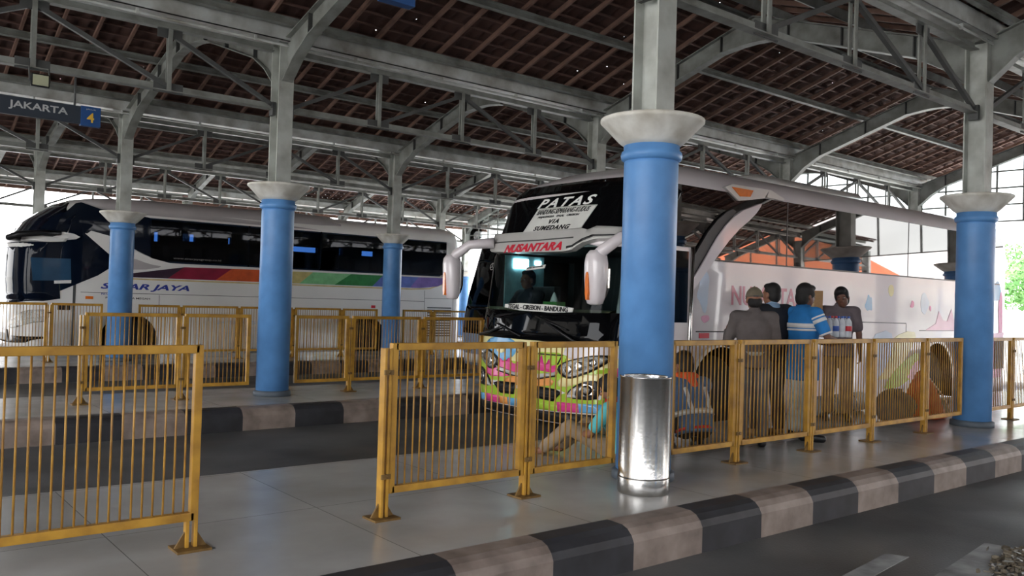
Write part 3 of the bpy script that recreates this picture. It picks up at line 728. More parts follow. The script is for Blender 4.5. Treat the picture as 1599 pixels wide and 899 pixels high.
for sg in (1, -1):
    fl = (lambda p: p) if sg > 0 else mirror_v
    h = NB.patch(fl(head), .02, 'headlight', BLACK, nus)
    NB.patch(fl(inn(head, .84, .66, .6)), .03, 'lens', LAMP, h)
    for cv, cz, r in ((.56, .56, .045), (.67, .605, .05), (.78, .65, .04)):
        NB.patch([(sg * cv + r * .9 * math.cos(a), cz + r * math.sin(a)) for a in np.linspace(0, 2 * PI, 17)[:-1]], .04, 'reflector', CHROME, h)
    f = NB.patch(fl(fog), .016, 'fog_light', BLACK, nus)
    NB.patch(fl([(.54, .26), (.60, .34), (.66, .39), (.64, .3), (.66, .265)]), .024, 'fog_bezel', NSIL, f)
    for r, m_, of in ((.075, CHROME, .026), (.055, BLACK, .03), (.036, LAMP, .036)):
        NB.patch([(sg * .75 + r * .9 * math.cos(a), .355 + r * math.sin(a)) for a in np.linspace(0, 2 * PI, 21)[:-1]], of, 'fog_lens', m_, f)
    g = NB.patch(fl([(.13, .34), (.40, .33), (.49, .30), (.38, .19), (.17, .2)]), .016, 'grille', BLACK, nus)
    NB.patch([fl([(.16, z), (.42, z - .005), (.42, z + .006), (.16, z + .01)]) for z in (.23, .265, .3)], .024, 'grille_slats', DARKIN, g)
NB.patch([(-.46, .51), (-.16, .46), (.1, .46), (.38, .51), (.42, .53), (.40, .48), (.2, .43), (0, .425), (-.2, .43), (-.42, .46)], .028, 'front_chrome_bar', NSIL, nus)
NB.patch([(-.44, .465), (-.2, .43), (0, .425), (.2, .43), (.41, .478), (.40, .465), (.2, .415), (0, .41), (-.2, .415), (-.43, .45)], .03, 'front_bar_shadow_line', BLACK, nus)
NB.patch([(-1.0, -.05), (1.0, -.05), (1.0, .1), (.6, .08), (0, .05), (-.6, .05), (-1.0, .03)], .006, 'bumper_lip', BLACK, nus)
# boards and lettering
bd = NB.patch([(-.37, 2.115), (.43, 2.10), (.55, 2.42), (-.24, 2.43)], .02, 'route_board', mat('route_board_white', (214, 214, 208), .6, 0, .05, 4), nus, .013, .05, .05)
sk = lambda v, z: (lambda x, y, d: NB.S(v + (x + .45 * y), z + y, .0215 + d))
text('PATAS', lambda x, y, d: NB.S(-.265 + x + .6 * y, 2.43 + y, .014 + d), 'patas_lettering', WHITE, bd, width=.72, height=.115, bold=.022, shear=.0, spacing=1.25)
text('BANDUNG-SEMARANG-KUDUS', sk(-.235, 2.345), 'board_lettering', BLACKT, bd, width=.70, height=.06, bold=.0)
text('MAJALENGKA   TEGAL   CIREBON', sk(-.2, 2.293), 'board_lettering', BLACKT, bd, width=.56, height=.032, bold=.0)
text('VIA', sk(-.03, 2.222), 'board_lettering', BLACKT, bd, width=.16, height=.054, bold=.03, spacing=1.3)
text('SUMEDANG', sk(-.205, 2.145), 'board_lettering', BLACKT, bd, width=.49, height=.055, bold=.03, spacing=1.15)
tg = NB.patch(smooth_poly([(-.43, 1.195), (.52, 1.17), (.54, 1.26), (-.43, 1.28)], 1), .024, 'destination_strip', mat('route_board_white', (214, 214, 208)), nus, .019, .05, .05)
text('TEGAL - CIREBON - BANDUNG', lambda x, y, d: NB.S(-.365 + x, 1.205 - .02 * x + y, .028 + d), 'strip_lettering', BLACKT, tg, width=.84, height=.056, bold=.025)
sr = NB.patch([(-.18, 1.665), (.09, 1.69), (.10, 1.735), (-.17, 1.705)], .02, 'windscreen_sticker', mat('route_board_white', (214, 214, 208)), nus, .013, .05, .05)
text('MAJU EKONOMI', lambda x, y, d: NB.S(-.155 + x, 1.682 + .09 * x + y, .0215 + d), 'sticker_lettering', BLACKT, sr, width=.22, height=.02, bold=.01)
# wipers
for pts in ([(.20, 1.09), (.36, 1.0), (.62, .86)], [(-.4, .985), (-.62, .9), (-.9, .86)]):
    w = MB(); w.tube([NB.S(a, c, .05) for a, c in pts], [.012, .016, .02], 8); w.tube([NB.S(pts[0][0] - .12, pts[0][1] + .035, .04), NB.S(pts[0][0], pts[0][1], .045), NB.S(pts[0][0] + .3, pts[0][1] - .1, .04)], .008, 6)
    w.build('wiper', BLACK, nus)
# mirrors
def mirror(c, arm, sgn, amber=True):
    c = Vector(c); b = MB(); rings = []
    for k, (z, w, dp) in enumerate([(-.30, .05, .04), (-.285, .085, .065), (-.22, .105, .085), (0, .122, .1), (.14, .12, .105), (.22, .1, .1), (.27, .06, .07)]):
        ring = []
        for q in range(20):
            a = 2 * PI * q / 20; ca, sa = math.cos(a), math.sin(a)
            ring.append(c + Vector((dp * math.copysign(abs(ca) ** .7, ca) - .02 * z, w * math.copysign(abs(sa) ** .7, sa) + .03 * sgn * z, z)))
        rings.append(ring)
    b.loft(rings); mo = b.build('mirror', NW, nus)
    a = MB(); a.tube([c + Vector((0, 0, .2))] + [Vector(p) for p in arm], [.07, .065, .06, .07][:len(arm) + 1], 12); a.build('mirror_arm', NW, mo)
    if amber:
        yq = c.y + .02; q = MB(); q.prism(smooth_poly([(yq - .02, c.z - .25), (yq + .022, c.z - .25), (yq + .026, c.z + .02), (yq - .004, c.z + .05), (yq - .02, c.z)], 1), lambda y, z, d: (c.x + d, y, z), -.112, -.07); q.build('mirror_indicator', AMBER, mo)
    g = MB(); g.prism(smooth_poly([(c.y - .09, c.z - .22), (c.y + .09, c.z - .22), (c.y + .1, c.z + .18), (c.y - .1, c.z + .18)], 1), lambda y, z, d: (c.x + d, y, z), .085, .112); g.build('mirror_glass', INOX, mo)
mirror((6.3, 6.38, 1.585), [(6.32, 6.30, 1.86), (6.42, 6.16, 1.99), (6.75, 6.25, 2.06)], -1)
mirror((6.3, 9.0, 1.6), [(6.32, 8.94, 1.88), (6.42, 8.8, 2.0), (6.62, 8.55, 2.03)], 1)
# cabin: dash, seat, wheel
db = MB(); db.loft([[Vector((x, y, z)) for y in np.linspace(6.5, 8.7, 12)] for x, z in ((6.62, 1.2), (6.7, 1.225), (6.8, 1.215), (6.84, 1.0))], 0, False, True, False)
db.box(6.70, 6.82, 6.5, 8.7, .97, 1.2); db.build('dashboard', mat('olive_dash', (150, 146, 110), .7, 0, .08, 4), nus)
sb = MB(); sb.box(7.30, 7.42, 8.14, 8.62, .97, 1.5); sb.box(6.98, 7.36, 8.14, 8.62, .97, 1.0); so = sb.build('driver_seat', DARKIN, nus, .03)
sw = MB(); c0 = Vector((6.90, 8.38, 1.16)); ax = Vector((-.5, 0, .86)).normalized(); e1 = Vector((0, 1, 0)); e2 = ax.cross(e1)
sw.tube([c0 + (e1 * math.cos(a) + e2 * math.sin(a)) * .17 for a in np.linspace(0, 2 * PI, 25)], .014, 8); sw.bar(c0 - e1 * .16, c0 + e1 * .16, .03, .015); sw.build('steering_wheel', BLACK, nus)
MB().box(8.36, 8.4, 6.46, 8.74, .96, 1.93).build('cabin_partition', DARKIN, nus)
MB().box(6.95, 7.62, 8.72, 8.738, 1.18, 1.9).build('teal_glow_sheet', mat('painted_teal_window_light', (150, 196, 204), .8, 0, .12, 9), nus)  # added sheet, the side window's teal light put into its colour
def emit(name, rgb, st):
    m, N, L, b_ = node_mat(name); b_.inputs['Emission Color'].default_value = (*lin(rgb), 1); b_.inputs['Emission Strength'].default_value = st; b_.inputs['Base Color'].default_value = (*lin(rgb), 1); return m
CAB_GLOW = emit('added_window_glow', (214, 246, 255), 5.0)  # added glow panels imitating brightness seen through the driver's side window
for x0_, x1_, z0_, z1_ in ((7.08, 7.33, 1.73, 1.86), (7.45, 7.55, 1.79, 1.85)): MB().box(x0_, x1_, 8.695, 8.72, z0_, z1_).build('cab_glow_panel', CAB_GLOW, nus, .008)
side_prism([(7.05, 1.12), (8.25, 1.12), (8.25, 1.88), (7.05, 1.88)], 8.862, 'driver_window', glass('cab_side_glass', (170, 215, 220), .8, .02), nus, .0, .006)
# near side: glazing, white blade pillar, marker, seams
side_prism([(7.25, 1.9), (7.62, 1.5), (8.1, 1.86), (16.35, 1.86), (16.72, 2.26), (16.40, 2.68), (7.35, 2.69)], NY, 'side_glass', MIRGLASS, nus, .004)
for x in (9.72, 12.98, 15.3):
    side_prism([(x - .008, 1.86), (x + .008, 1.86), (x + .008, 2.69), (x - .008, 2.69)], NY, 'glass_joint', BLACK, nus, .007)
side_prism([(8.1, 1.845), (16.4, 1.845), (16.4, 1.865), (8.1, 1.865)], NY, 'belt_seal', BLACK, nus, .008)
bl = side_prism(smooth_poly([(9.12, 2.62), (8.93, 2.43), (8.55, 2.2), (8.12, 1.8), (7.66, 1.34), (7.55, 1.30), (7.62, 1.42), (7.98, 1.83), (8.30, 2.22), (8.62, 2.46), (9.0, 2.58)], 1), NY, 'blade_pillar', NW, nus, .05)
side_prism(smooth_poly([(7.52, 1.34), (7.62, 1.42), (7.98, 1.83), (8.30, 2.22), (8.62, 2.46), (8.5, 2.5), (8.15, 2.28), (7.8, 1.86), (7.5, 1.44)], 1), NY, 'blade_edge', BLACK, nus, .03)
mk = side_prism([(8.36, 2.74), (8.64, 2.60), (9.16, 2.68), (9.26, 2.79), (9.22, 2.70), (9.6, 2.69), (9.6, 2.72), (9.3, 2.80), (8.5, 2.79)], NY, 'marker_pod', NSIL, nus, .03)
side_prism([(8.49, 2.755), (8.92, 2.755), (8.86, 2.67), (8.66, 2.655)], NY, 'marker_lamp', AMBER, mk, .04)
for p in ([(7.92, 1.0), (8.75, 1.0)], [(11.55, 1.14), (12.97, 1.13)], [(13.4, 1.02), (14.7, 1.02)]):
    side_prism([(p[0][0], p[0][1]), (p[1][0], p[1][1]), (p[1][0], p[1][1] + .014), (p[0][0], p[0][1] + .014)], NY, 'hatch_seam', BLACK, nus, .003)
for x, z0, z1 in ((11.0, .1, 1.0), (12.97, .1, 1.13), (9.6, .1, .95)):
    side_prism([(x, z0), (x + .01, z0), (x + .01, z1), (x, z1)], NY, 'hatch_seam', STEEL_D, nus, .003)
side_prism([(7.98, .93), (8.16, .93), (8.16, .99), (7.98, .99)], NY, 'side_reflector', RED, nus, .01)
for x in (8.42, 14.0):
    a = [(x + .62 * math.cos(PI * k / 24), .25 + .62 * math.sin(PI * k / 24)) for k in range(25)] + [(x + .575 * math.cos(PI * k / 24), .25 + .575 * math.sin(PI * k / 24)) for k in range(24, -1, -1)]
    side_prism(a, NY, 'arch_lip', NSIL, nus, .012)
text('NUSANTARA', lambda x, y, d: Vector((8.58 + x, NY - .001 - d, 1.33 + y)), 'side_lettering', REDT, nus, width=1.75, height=.24, bold=.02, depth=.003)
sp, si = [], []
SM = [SKY, PALEB, PALEP, PINK, PALEY, LIME, ORNG, NSIL]
def splash(mi, x, z, rx, rz, n=11, sd=0):
    rr = random.Random(sd); sp.append(smooth_poly([(x + rx * (rr.uniform(.45, 1)) * math.cos(2 * PI * k / n), z + rz * rr.uniform(.45, 1) * math.sin(2 * PI * k / n)) for k in range(n)], 1)); si.append(mi)
splash(1, 8.05, 1.5, .16, .36, 9, 1); splash(1, 10.3, 1.4, .14, .3, 9, 2); splash(0, 11.85, 1.42, .14, .18, 9, 3); splash(4, 12.5, 1.62, .12, .16, 7, 4)
splash(3, 13.15, 1.42, .08, .08, 7, 5); splash(1, 13.55, 1.45, .2, .22, 9, 6); splash(3, 13.75, 1.38, .05, .07, 7, 7); splash(2, 8.1, 1.16, .12, .07, 9, 8)
splash(6, 14.7, 1.6, .1, .22, 7, 9); splash(0, 16.2, 1.72, .35, .26, 11, 10); splash(3, 16.45, 1.3, .12, .6, 9, 11); splash(5, 16.0, 1.4, .18, .2, 9, 12)
sp.append([(13.6, 1.03), (14.8, 1.03), (14.75, 1.3), (14.6, 1.2), (14.5, 1.38), (14.35, 1.18), (14.2, 1.2), (14.05, 1.34), (13.95, 1.14)]); si.append(2)
sp.append(smooth_poly([(12.0, .3), (12.6, .3), (13.1, .7), (13.35, 1.0), (12.9, 1.02), (12.3, .8)], 1)); si.append(4)
sp.append(smooth_poly([(11.75, .25), (12.2, .3), (12.6, .75), (12.5, 1.05), (11.9, .95)], 1)); si.append(1)
sp.append(smooth_poly([(12.3, .12), (13.0, .2), (13.42, .5), (13.4, .72), (12.9, .55), (12.5, .35)], 1)); si.append(5)
sp.append(smooth_poly([(13.0, .25), (13.42, .3), (13.42, .58), (13.2, .5)], 1)); si.append(2)
sp.append([(14.65, .15), (16.5, .2), (16.6, 1.0), (15.6, .95), (14.7, .9)]); si.append(2)
sp.append(smooth_poly([(7.65, .2), (7.83, .2), (7.83, .45), (7.65, .5)], 1)); si.append(5)
for k, (p, m_) in enumerate(zip(sp, si)): side_prism(p, NY, 'paint_splash', SM[m_], nus, .0015 + .0003 * k, .004)
MB().box(16.2, 16.62, NY - .012, NY + .02, .35, .88).build('engine_vent', STEEL_D, nus)
# open front passenger door, slid out along the side
dr = MB(); dr.box(7.0, 7.42, 6.04, 6.075, .1, 1.95); do = dr.build('door', NW, nus, .01)
MB().box(7.03, 7.37, 6.03, 6.08, 1.12, 1.9).build('door_glass', BLKGLASS, do)
MB().tube([(7.40, 6.02, .12), (7.41, 6.02, 1.0), (7.43, 6.02, 1.95)], .022, 10).build('door_edge', INOX, do)
db = MB(); db.tube([(7.25, 6.06, .8), (7.35, 6.2, .8), (7.55, 6.3, .8)], .018, 8); db.build('door_hinge', BLACK, do)
# roof pods
b = MB(); b.loft([[Vector((x, 7.6 + y, z)) for y, z in ((-h, 3.0), (-h + .12, 3.0 + q), (h - .12, 3.0 + q), (h, 3.0))] for x, h, q in ((9.4, .5, .03), (9.9, .75, .14), (12.6, .75, .14), (13.1, .5, .03))]); b.build('roof_pod', NSIL, nus)
tb = MB(); tb.box(6.66, 6.80, 7.38, 7.62, 1.226, 1.305); tx = tag(tb.build('tissue_box', mat('green_card', (92, 168, 82), .6), None, .004), 'green tissue box on the dashboard behind the PATAS bus windscreen', 'tissue box')
q = MB(); q.loft([[Vector((6.73 + r * math.cos(a), 7.5 + r * math.sin(a) * 1.4, z)) for a in np.linspace(0, 2 * PI, 11)[:-1]] for r, z in ((.045, 1.30), (.035, 1.34), (.018, 1.39), (.004, 1.42))]); q.build('tissue', WHITE, tx)

# ---- the white bus with the rainbow stripe
SZX = [(-.1, 2.88), (.5, 2.84), (.9, 2.8), (1.5, 2.76), (2.1, 2.78), (2.65, 3.19), (3.0, 3.66), (3.12, 3.95), (3.2, 4.5)]
SHZ = [(-.1, 1.25), (2.8, 1.25), (2.95, 1.2), (3.05, 1.1), (3.13, .9), (3.2, .5)]
SB = Bus(19.75, 1.25, SZX, SHZ, .55, 2.6, 13.28, [-.06, .1, .3, .6, .9, 1.2, 1.5, 1.8, 2.1, 2.3, 2.5, 2.65, 2.8, 2.88, 2.95, 3.0, 3.05, 3.1, 3.15, 3.2])
SW_ = mat('white_bus_paint', (232, 230, 226), .25, 0, .03, 1.2, 0, .5)
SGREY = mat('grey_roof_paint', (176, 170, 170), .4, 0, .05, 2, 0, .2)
NAVY = mat('navy_tinted_glass', (12, 20, 34), .03, 0, .05, 2, 0, 0, 1.28)
SGL = glass('dark_blue_window_glass', (120, 160, 210), .45, .02, 1.3)
sin_ = thing('bus', 'white bus with a rainbow side stripe and SINAR JAYA lettering, behind the fences at left', 'bus', (2.9, 19.75, ZR))
SY = 18.5
hull = SB.hull('body', SW_, sin_)
cuts = [arch_cut(4.93, 18.2, 19.0, .56), arch_cut(10.42, 18.2, 19.0, .56), MB().box(5.3, 12.75, 18.3, 20.85, 1.92, 2.76)]
for x, w, z0, z1 in ((6.1, .12, 2.45, 2.68), (6.85, .3, 2.5, 2.68), (7.85, .08, 2.5, 2.66), (9.85, .75, 2.42, 2.56), (10.9, .12, 2.4, 2.6), (11.75, .42, 2.42, 2.56), (6.9, .18, 2.02, 2.1), (10.15, .25, 2.05, 2.2)):
    cuts.append(MB().box(x - w / 2, x + w / 2, 20.6, 21.3, z0, z1))
boolean_cut(hull, cuts)
for x in (4.93, 10.42): wheel(x, 18.58, sin_)
side_prism([(5.25, 2.8), (5.3, 1.98), (5.62, 1.88), (12.55, 1.88), (12.74, 2.06), (12.74, 2.79)], SY, 'side_windows', SGL, sin_, .006, .01)
for x in (7.4, 9.15, 10.9): side_prism([(x - .02, 1.88), (x + .02, 1.88), (x + .02, 2.8), (x - .02, 2.8)], SY, 'window_post', BLACK, sin_, .002, .03)
side_prism([(3.36, 1.10), (4.30, 1.56), (4.52, 1.72), (4.55, 1.98), (4.06, 2.37), (4.15, 2.45), (4.62, 2.34), (5.04, 2.1), (5.32, 1.98), (5.26, 2.8), (4.62, 2.88), (4.3, 2.9), (3.95, 3.0), (3.85, 2.97), (3.6, 2.7), (3.45, 2.2), (3.34, 1.6)], SY, 'front_side_glass', NAVY, sin_, .006)
SB.patch([(.55, .95), (1.3, 1.08), (1.3, 2.2), (1.0, 2.75), (.8, 3.0), (-.8, 3.0), (-1, 2.7), (-1.2, 2.2), (-1.2, 1.08), (-.55, .95)], .008, 'windscreen', NAVY, sin_)
SB.patch([(-.98, 2.18), (.9, 2.16), (1.28, 2.2), (1.28, 2.26), (.9, 2.28), (-.98, 2.28)], .07, 'windscreen_visor', SW_, sin_, 0)
b = MB(); b.tube([(2.95, 18.75, 2.22), (2.72, 18.45, 2.22), (2.85, 18.36, 2.28), (3.25, 18.40, 2.34), (3.6, 18.47, 2.36)], [.05, .06, .06, .06, .05], 10); b.build('mirror_arm', BLACK, sin_)
side_prism(smooth_poly([(3.28, 2.37), (3.78, 2.39), (4.0, 2.28), (3.5, 2.2), (3.42, 2.27), (3.6, 2.33)], 1), SY, 'arm_fairing', SW_, sin_, .05)
side_prism([(4.04, 2.39), (4.56, 2.33), (5.0, 2.1), (5.34, 1.96), (5.7, 1.88), (6.16, 1.86), (5.1, 1.68), (4.7, 1.65), (4.5, 1.60), (4.52, 1.98)], SY, 'white_swoosh', SW_, sin_, .012)
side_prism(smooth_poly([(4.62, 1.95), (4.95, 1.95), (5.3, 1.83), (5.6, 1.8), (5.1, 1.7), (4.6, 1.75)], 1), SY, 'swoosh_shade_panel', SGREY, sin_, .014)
side_prism([(3.1, 1.86), (3.8, 1.87), (3.82, 1.44), (3.15, 1.42)], SY, 'driver_window', mat('driver_glass', (44, 74, 100), .03, 0, .1, 3), sin_, .009)
side_prism([(3.52, 1.37), (3.82, 1.39), (3.82, 1.45), (3.52, 1.43)], SY, 'window_sticker', SW_, sin_, .012)
dome = MB(); dome.loft([[Vector((x, y, z)) for y, z in ((18.51, za), (18.6, (za + zb) / 2 + .06), (18.85, zb), (20.65, zb), (20.9, (za + zb) / 2 + .06), (20.99, za))] for x, za, zb in ((4.0, 2.95, 3.02), (4.4, 2.87, 3.14), (5.2, 2.85, 3.19), (7.6, 2.84, 3.2), (9.2, 2.83, 3.2), (9.7, 2.83, 3.1))]); dome.build('roof_cowl', SGREY, sin_)
BANDC = [mat('stripe_plum', (58, 40, 56), .3), mat('stripe_maroon', (140, 32, 58), .3), mat('stripe_orange', (206, 92, 50), .3), mat('stripe_tan', (196, 182, 120), .3), mat('stripe_light_green', (132, 196, 138), .3), mat('stripe_green', (48, 130, 68), .3), mat('stripe_blue', (98, 118, 192), .3), mat('stripe_purple', (130, 108, 180), .3)]
tp = lambda x: float(np.interp(x, [4.75, 6.0, 7.6, 12.8], [1.6, 1.81, 1.83, 1.84])); bt = lambda x: float(np.interp(x, [4.75, 5.0, 12.0, 12.5, 12.8], [1.56, 1.555, 1.56, 1.62, 1.76]))
sl = [(4.75, 4.75), (6.0, 5.66), (7.03, 6.67), (8.04, 7.7), (8.97, 8.63), (9.97, 9.53), (10.85, 10.56), (11.9, 11.65), (12.8, 12.8)]
polys = []
for k in range(8):
    a, c = sl[k], sl[k + 1]; ts = np.linspace(0, 1, 5)
    polys.append([(a[1] + (c[1] - a[1]) * t, bt(a[1] + (c[1] - a[1]) * t)) for t in ts] + [(c[0] + (a[0] - c[0]) * t, tp(c[0] + (a[0] - c[0]) * t)) for t in ts])
side_prism(polys, SY, 'rainbow_stripe', BANDC, sin_, .003, .004, mis=list(range(8)))
gp = [(x, bt(x) - .02) for x in np.linspace(4.5, 12.8, 16)]
side_prism([(x, z - .03) for x, z in gp] + list(reversed(gp)), SY, 'gold_line', mat('gold_paint', (206, 184, 130), .35), sin_, .004)
BLU = mat('blue_lettering', (44, 60, 150), .4, 0, .04, 8)
text('SINAR JAYA', lambda x, y, d: Vector((4.36 + x, SY - .001 - d, 1.265 + y)), 'company_lettering', BLU, sin_, width=1.76, height=.155, bold=.03, shear=.3, depth=.004)
text('PATAS AC - TOILET', lambda x, y, d: Vector((4.38 + x, SY - .001 - d, 1.175 + y)), 'small_lettering', BLU, sin_, width=.55, height=.045, bold=.01, depth=.003)
text('PT. SINAR JAYA MEGAH', lambda x, y, d: Vector((4.46 + x, SY - .001 - d, 1.09 + y)), 'small_lettering', BLACKT, sin_, width=.86, height=.05, bold=.01, depth=.003)
text('www.sinarjayagroup.co.id', lambda x, y, d: Vector((5.76 + x, SY - .008 - d, 1.96 + y)), 'window_lettering', mat('grey_lettering', (150, 150, 152), .5), sin_, width=1.02, height=.05, depth=.003)
text('24 SEATS', lambda x, y, d: Vector((6.72 + x, SY - .001 - d, .60 + y)), 'seat_lettering', PALEB, sin_, width=.9, height=.08, bold=.01, depth=.003)
for x0, x1, z0, z1 in ((3.86, 3.91, .1, 1.44), (4.0, 12.1, 1.215, 1.225), (5.5, 5.51, .1, 1.2), (8.4, 8.41, .1, 1.2), (12.1, 12.11, .2, 1.5), (13.0, 13.01, .2, 1.3), (12.1, 13.0, 1.3, 1.31)):
    side_prism([(x0, z0), (x1, z0), (x1, z1), (x0, z1)], SY, 'panel_seam', STEEL_D, sin_, .002)
gv = MB()
for k in range(12): z = .32 + k * .066; gv.box(12.2, 12.95, SY - .008, SY + .01, z, z + .03)
gv.build('engine_louvre', STEEL_D, sin_)
MB().box(4.09, 4.23, SY - .012, SY + .01, 1.085, 1.145).build('side_marker', AMBER, sin_)
MB().box(10.55, 10.66, SY - .012, SY + .01, 1.02, 1.09).build('side_marker', RED, sin_)
mg = MB()
for k in range(3): mg.box(3.6 + k * .08, 3.66 + k * .08, SY - .01, SY + .01, .86, .98)
mg.build('side_grating', BLACK, sin_)
for sg in (1, -1):
    p = smooth_poly([(.45, .5), (.7, .72), (1.05, .9), (1.15, .8), (1.0, .6), (.7, .48)], 1); h = SB.patch(p if sg > 0 else mirror_v(p), .015, 'headlight', LAMP, sin_)
    p = [(.5, .2), (.9, .22), (1.05, .34), (.6, .34)]; SB.patch(p if sg > 0 else mirror_v(p), .015, 'fog_light', BLACK, sin_)
SB.patch([(-.5, .2), (.5, .2), (.45, .45), (-.45, .45)], .01, 'grille', BLACK, sin_)
b = MB(); b.loft([[Vector((x, 19.75 + y, z)) for y, z in ((-h, 3.1), (-h + .1, 3.1 + q), (h - .1, 3.1 + q), (h, 3.1))] for x, h, q in ((8.2, .6, .05), (8.6, .8, .14), (9.6, .8, .12), (10.1, .6, .03))]); b.build('roof_pod', SGREY, sin_)
# seats seen through the windows
for k in range(8):
    for y in (19.0, 20.2):
        s = MB(); s.box(5.75 + k * .85, 5.87 + k * .85, y - .24, y + .24, 1.9, 2.28); s.build('seat_back', DARKIN, sin_, .04)

# ---- the third bus, mostly hidden
TB = Bus(13.68, 1.25, [(-.1, 10.62), (.4, 10.55), (.9, 10.6), (1.4, 10.68), (2.42, 11.0), (2.6, 11.2), (2.72, 11.6), (2.78, 12.2)], [(-.1, 1.25), (2.4, 1.25), (2.55, 1.18), (2.65, 1.05), (2.72, .8), (2.78, .4)], .4, 3.0, 20.5,
         [-.06, .1, .3, .6, .9, 1.2, 1.5, 1.8, 2.1, 2.3, 2.45, 2.55, 2.6, 2.65, 2.7, 2.75, 2.78])
thr = thing('bus', 'dark-fronted grey-blue bus mostly hidden behind the left edge of the PATAS bus', 'bus', (10.8, 13.68, ZR))
GB = mat('grey_blue_bus_paint', (128, 146, 170), .3, 0, .05, 2, 0, .4)
hull = TB.hull('body', GB, thr)
boolean_cut(hull, [arch_cut(12.7, 12.2, 12.9, .54), arch_cut(17.6, 12.2, 12.9, .54), MB().box(10.2, 12.6, 12.6, 14.8, 1.2, 2.1)])
for x in (12.7, 17.6): wheel(x, 12.52, thr)
TB.patch([(-.95, .75), (.95, .75), (1.0, 2.2), (-1.0, 2.2)], .01, 'windscreen', glass('third_windscreen', (170, 190, 205), .5, .02), thr, .004)
TB.patch([(-1.0, 2.1), (1.0, 2.1), (1.0, 2.55), (-1.0, 2.55)], .012, 'destination_glass', BLKGLASS, thr)
TB.patch([(-.98, .6), (.98, .6), (.98, 1.16), (-.98, 1.16)], .018, 'windscreen_band', BLKGLASS, thr, .012)
MB().box(10.95, 11.3, 12.6, 14.8, 1.16, 1.24).build('dashboard', DARKIN, thr)
for sg in (1, -1):
    p = smooth_poly([(.5, .2), (.92, .22), (1.0, .34), (.6, .36)], 1); TB.patch(p if sg > 0 else mirror_v(p), .015, 'headlight', LAMP, thr)
    TB.patch([(sg * .985, .75), (sg * 1.02, .75), (sg * 1.02, 2.3), (sg * .985, 2.3)], .014, 'pillar', NAVY, thr)
TB.patch([(-.98, .0), (.98, .0), (.98, .18), (-.98, .18)], .008, 'bumper_lip', SW_, thr)
e0 = (-.30, 2.0); b = MB(); b.tube([TB.S(e0[0] + .055 * math.cos(a), e0[1] + .07 * math.sin(a), .02) for a in np.linspace(0, 2 * PI, 25)], .007, 6)
for a in (90, 210, 330): b.tube([TB.S(e0[0], e0[1], .02), TB.S(e0[0] + .05 * math.cos(math.radians(a)), e0[1] + .064 * math.sin(math.radians(a)), .02)], .007, 6)
b.build('round_emblem', NSIL, thr)
text('OH', lambda x, y, d: TB.S(-.22 + x, 1.94 + y, .013 + d), 'front_lettering', WHITE, thr, width=.13, height=.11, bold=.01)

# ------------------------------------------------------------------ hanging signs and lamp
SIGNB = mat('sign_charcoal', (44, 52, 62), .5, 0, .06, 3); SIGNBL = mat('sign_blue', (28, 72, 128), .5, 0, .06, 3); SIGNY = mat('sign_yellow', (222, 178, 60), .5, 0, .04, 6); SIGNT = mat('sign_grey_lettering', (176, 178, 178), .5, 0, .04, 6)
def hanging_sign(x0, x1, y, z0, z1, label, txt, num, split):
    t = thing('hanging_sign', label, 'sign', ((x0 + x1) / 2, y, z1))
    b = MB(); b.box(x0, split, y - .03, y + .03, z0, z1); bd = b.build('board', SIGNB, t, .004)
    b = MB(); b.box(split, x1, y - .035, y + .035, z0 - .015, z1 + .01); nb = b.build('number_panel', SIGNBL, t, .004)
    for x in (x0 + .35, split - .06): MB().tube([(x, y, z1), (x, y, 3.64)], .012, 8).build('hanger_rod', STEEL_D, t)
    h = (z1 - z0)
    text(txt, lambda u, v, d: Vector((split - .13 - .57 + u, y - .0305 - d, z0 + h * .28 + v)), 'lettering', SIGNT, bd, width=.57, height=h * .5, bold=.02)
    text(num, lambda u, v, d: Vector(((split + x1) / 2 - .04 + u, y - .0355 - d, z0 + h * .14 + v)), 'number', SIGNY, nb, height=h * .55, bold=.02)
    text('JALUR', lambda u, v, d: Vector(((split + x1) / 2 - .05 + u, y - .0355 - d, z1 - h * .17 + v)), 'small_lettering', SIGNT, nb, width=.1, height=h * .09)
    return t
hanging_sign(.0, 2.385, 10.42, 3.125, 3.32, 'charcoal JAKARTA sign with blue number 4 panel, hanging at upper left', 'JAKARTA', '4', 2.18)
hanging_sign(.6, 2.70, 4.36, 3.05, 3.26, 'charcoal and blue sign, only its lower tip showing at the top edge of the view', 'BANDUNG', '3', 2.48)
t = thing('floodlight', 'small square floodlight clamped to the girder above the JAKARTA sign', 'lamp', (1.74, 10.3, 3.42))
b = MB(); b.box(1.66, 1.84, 10.26, 10.30, 3.435, 3.575); b.build('housing', BLACK, t, .008)
MB().box(1.675, 1.825, 10.252, 10.262, 3.45, 3.56).build('lens', mat('frosted_lens', (176, 178, 150), .3, 0, .05, 8), t)
b = MB(); b.bar((1.655, 10.3, 3.5), (1.655, 10.37, 3.656), .012, .03); b.bar((1.845, 10.3, 3.5), (1.845, 10.37, 3.656), .012, .03); b.build('yoke', STEEL_D, t)

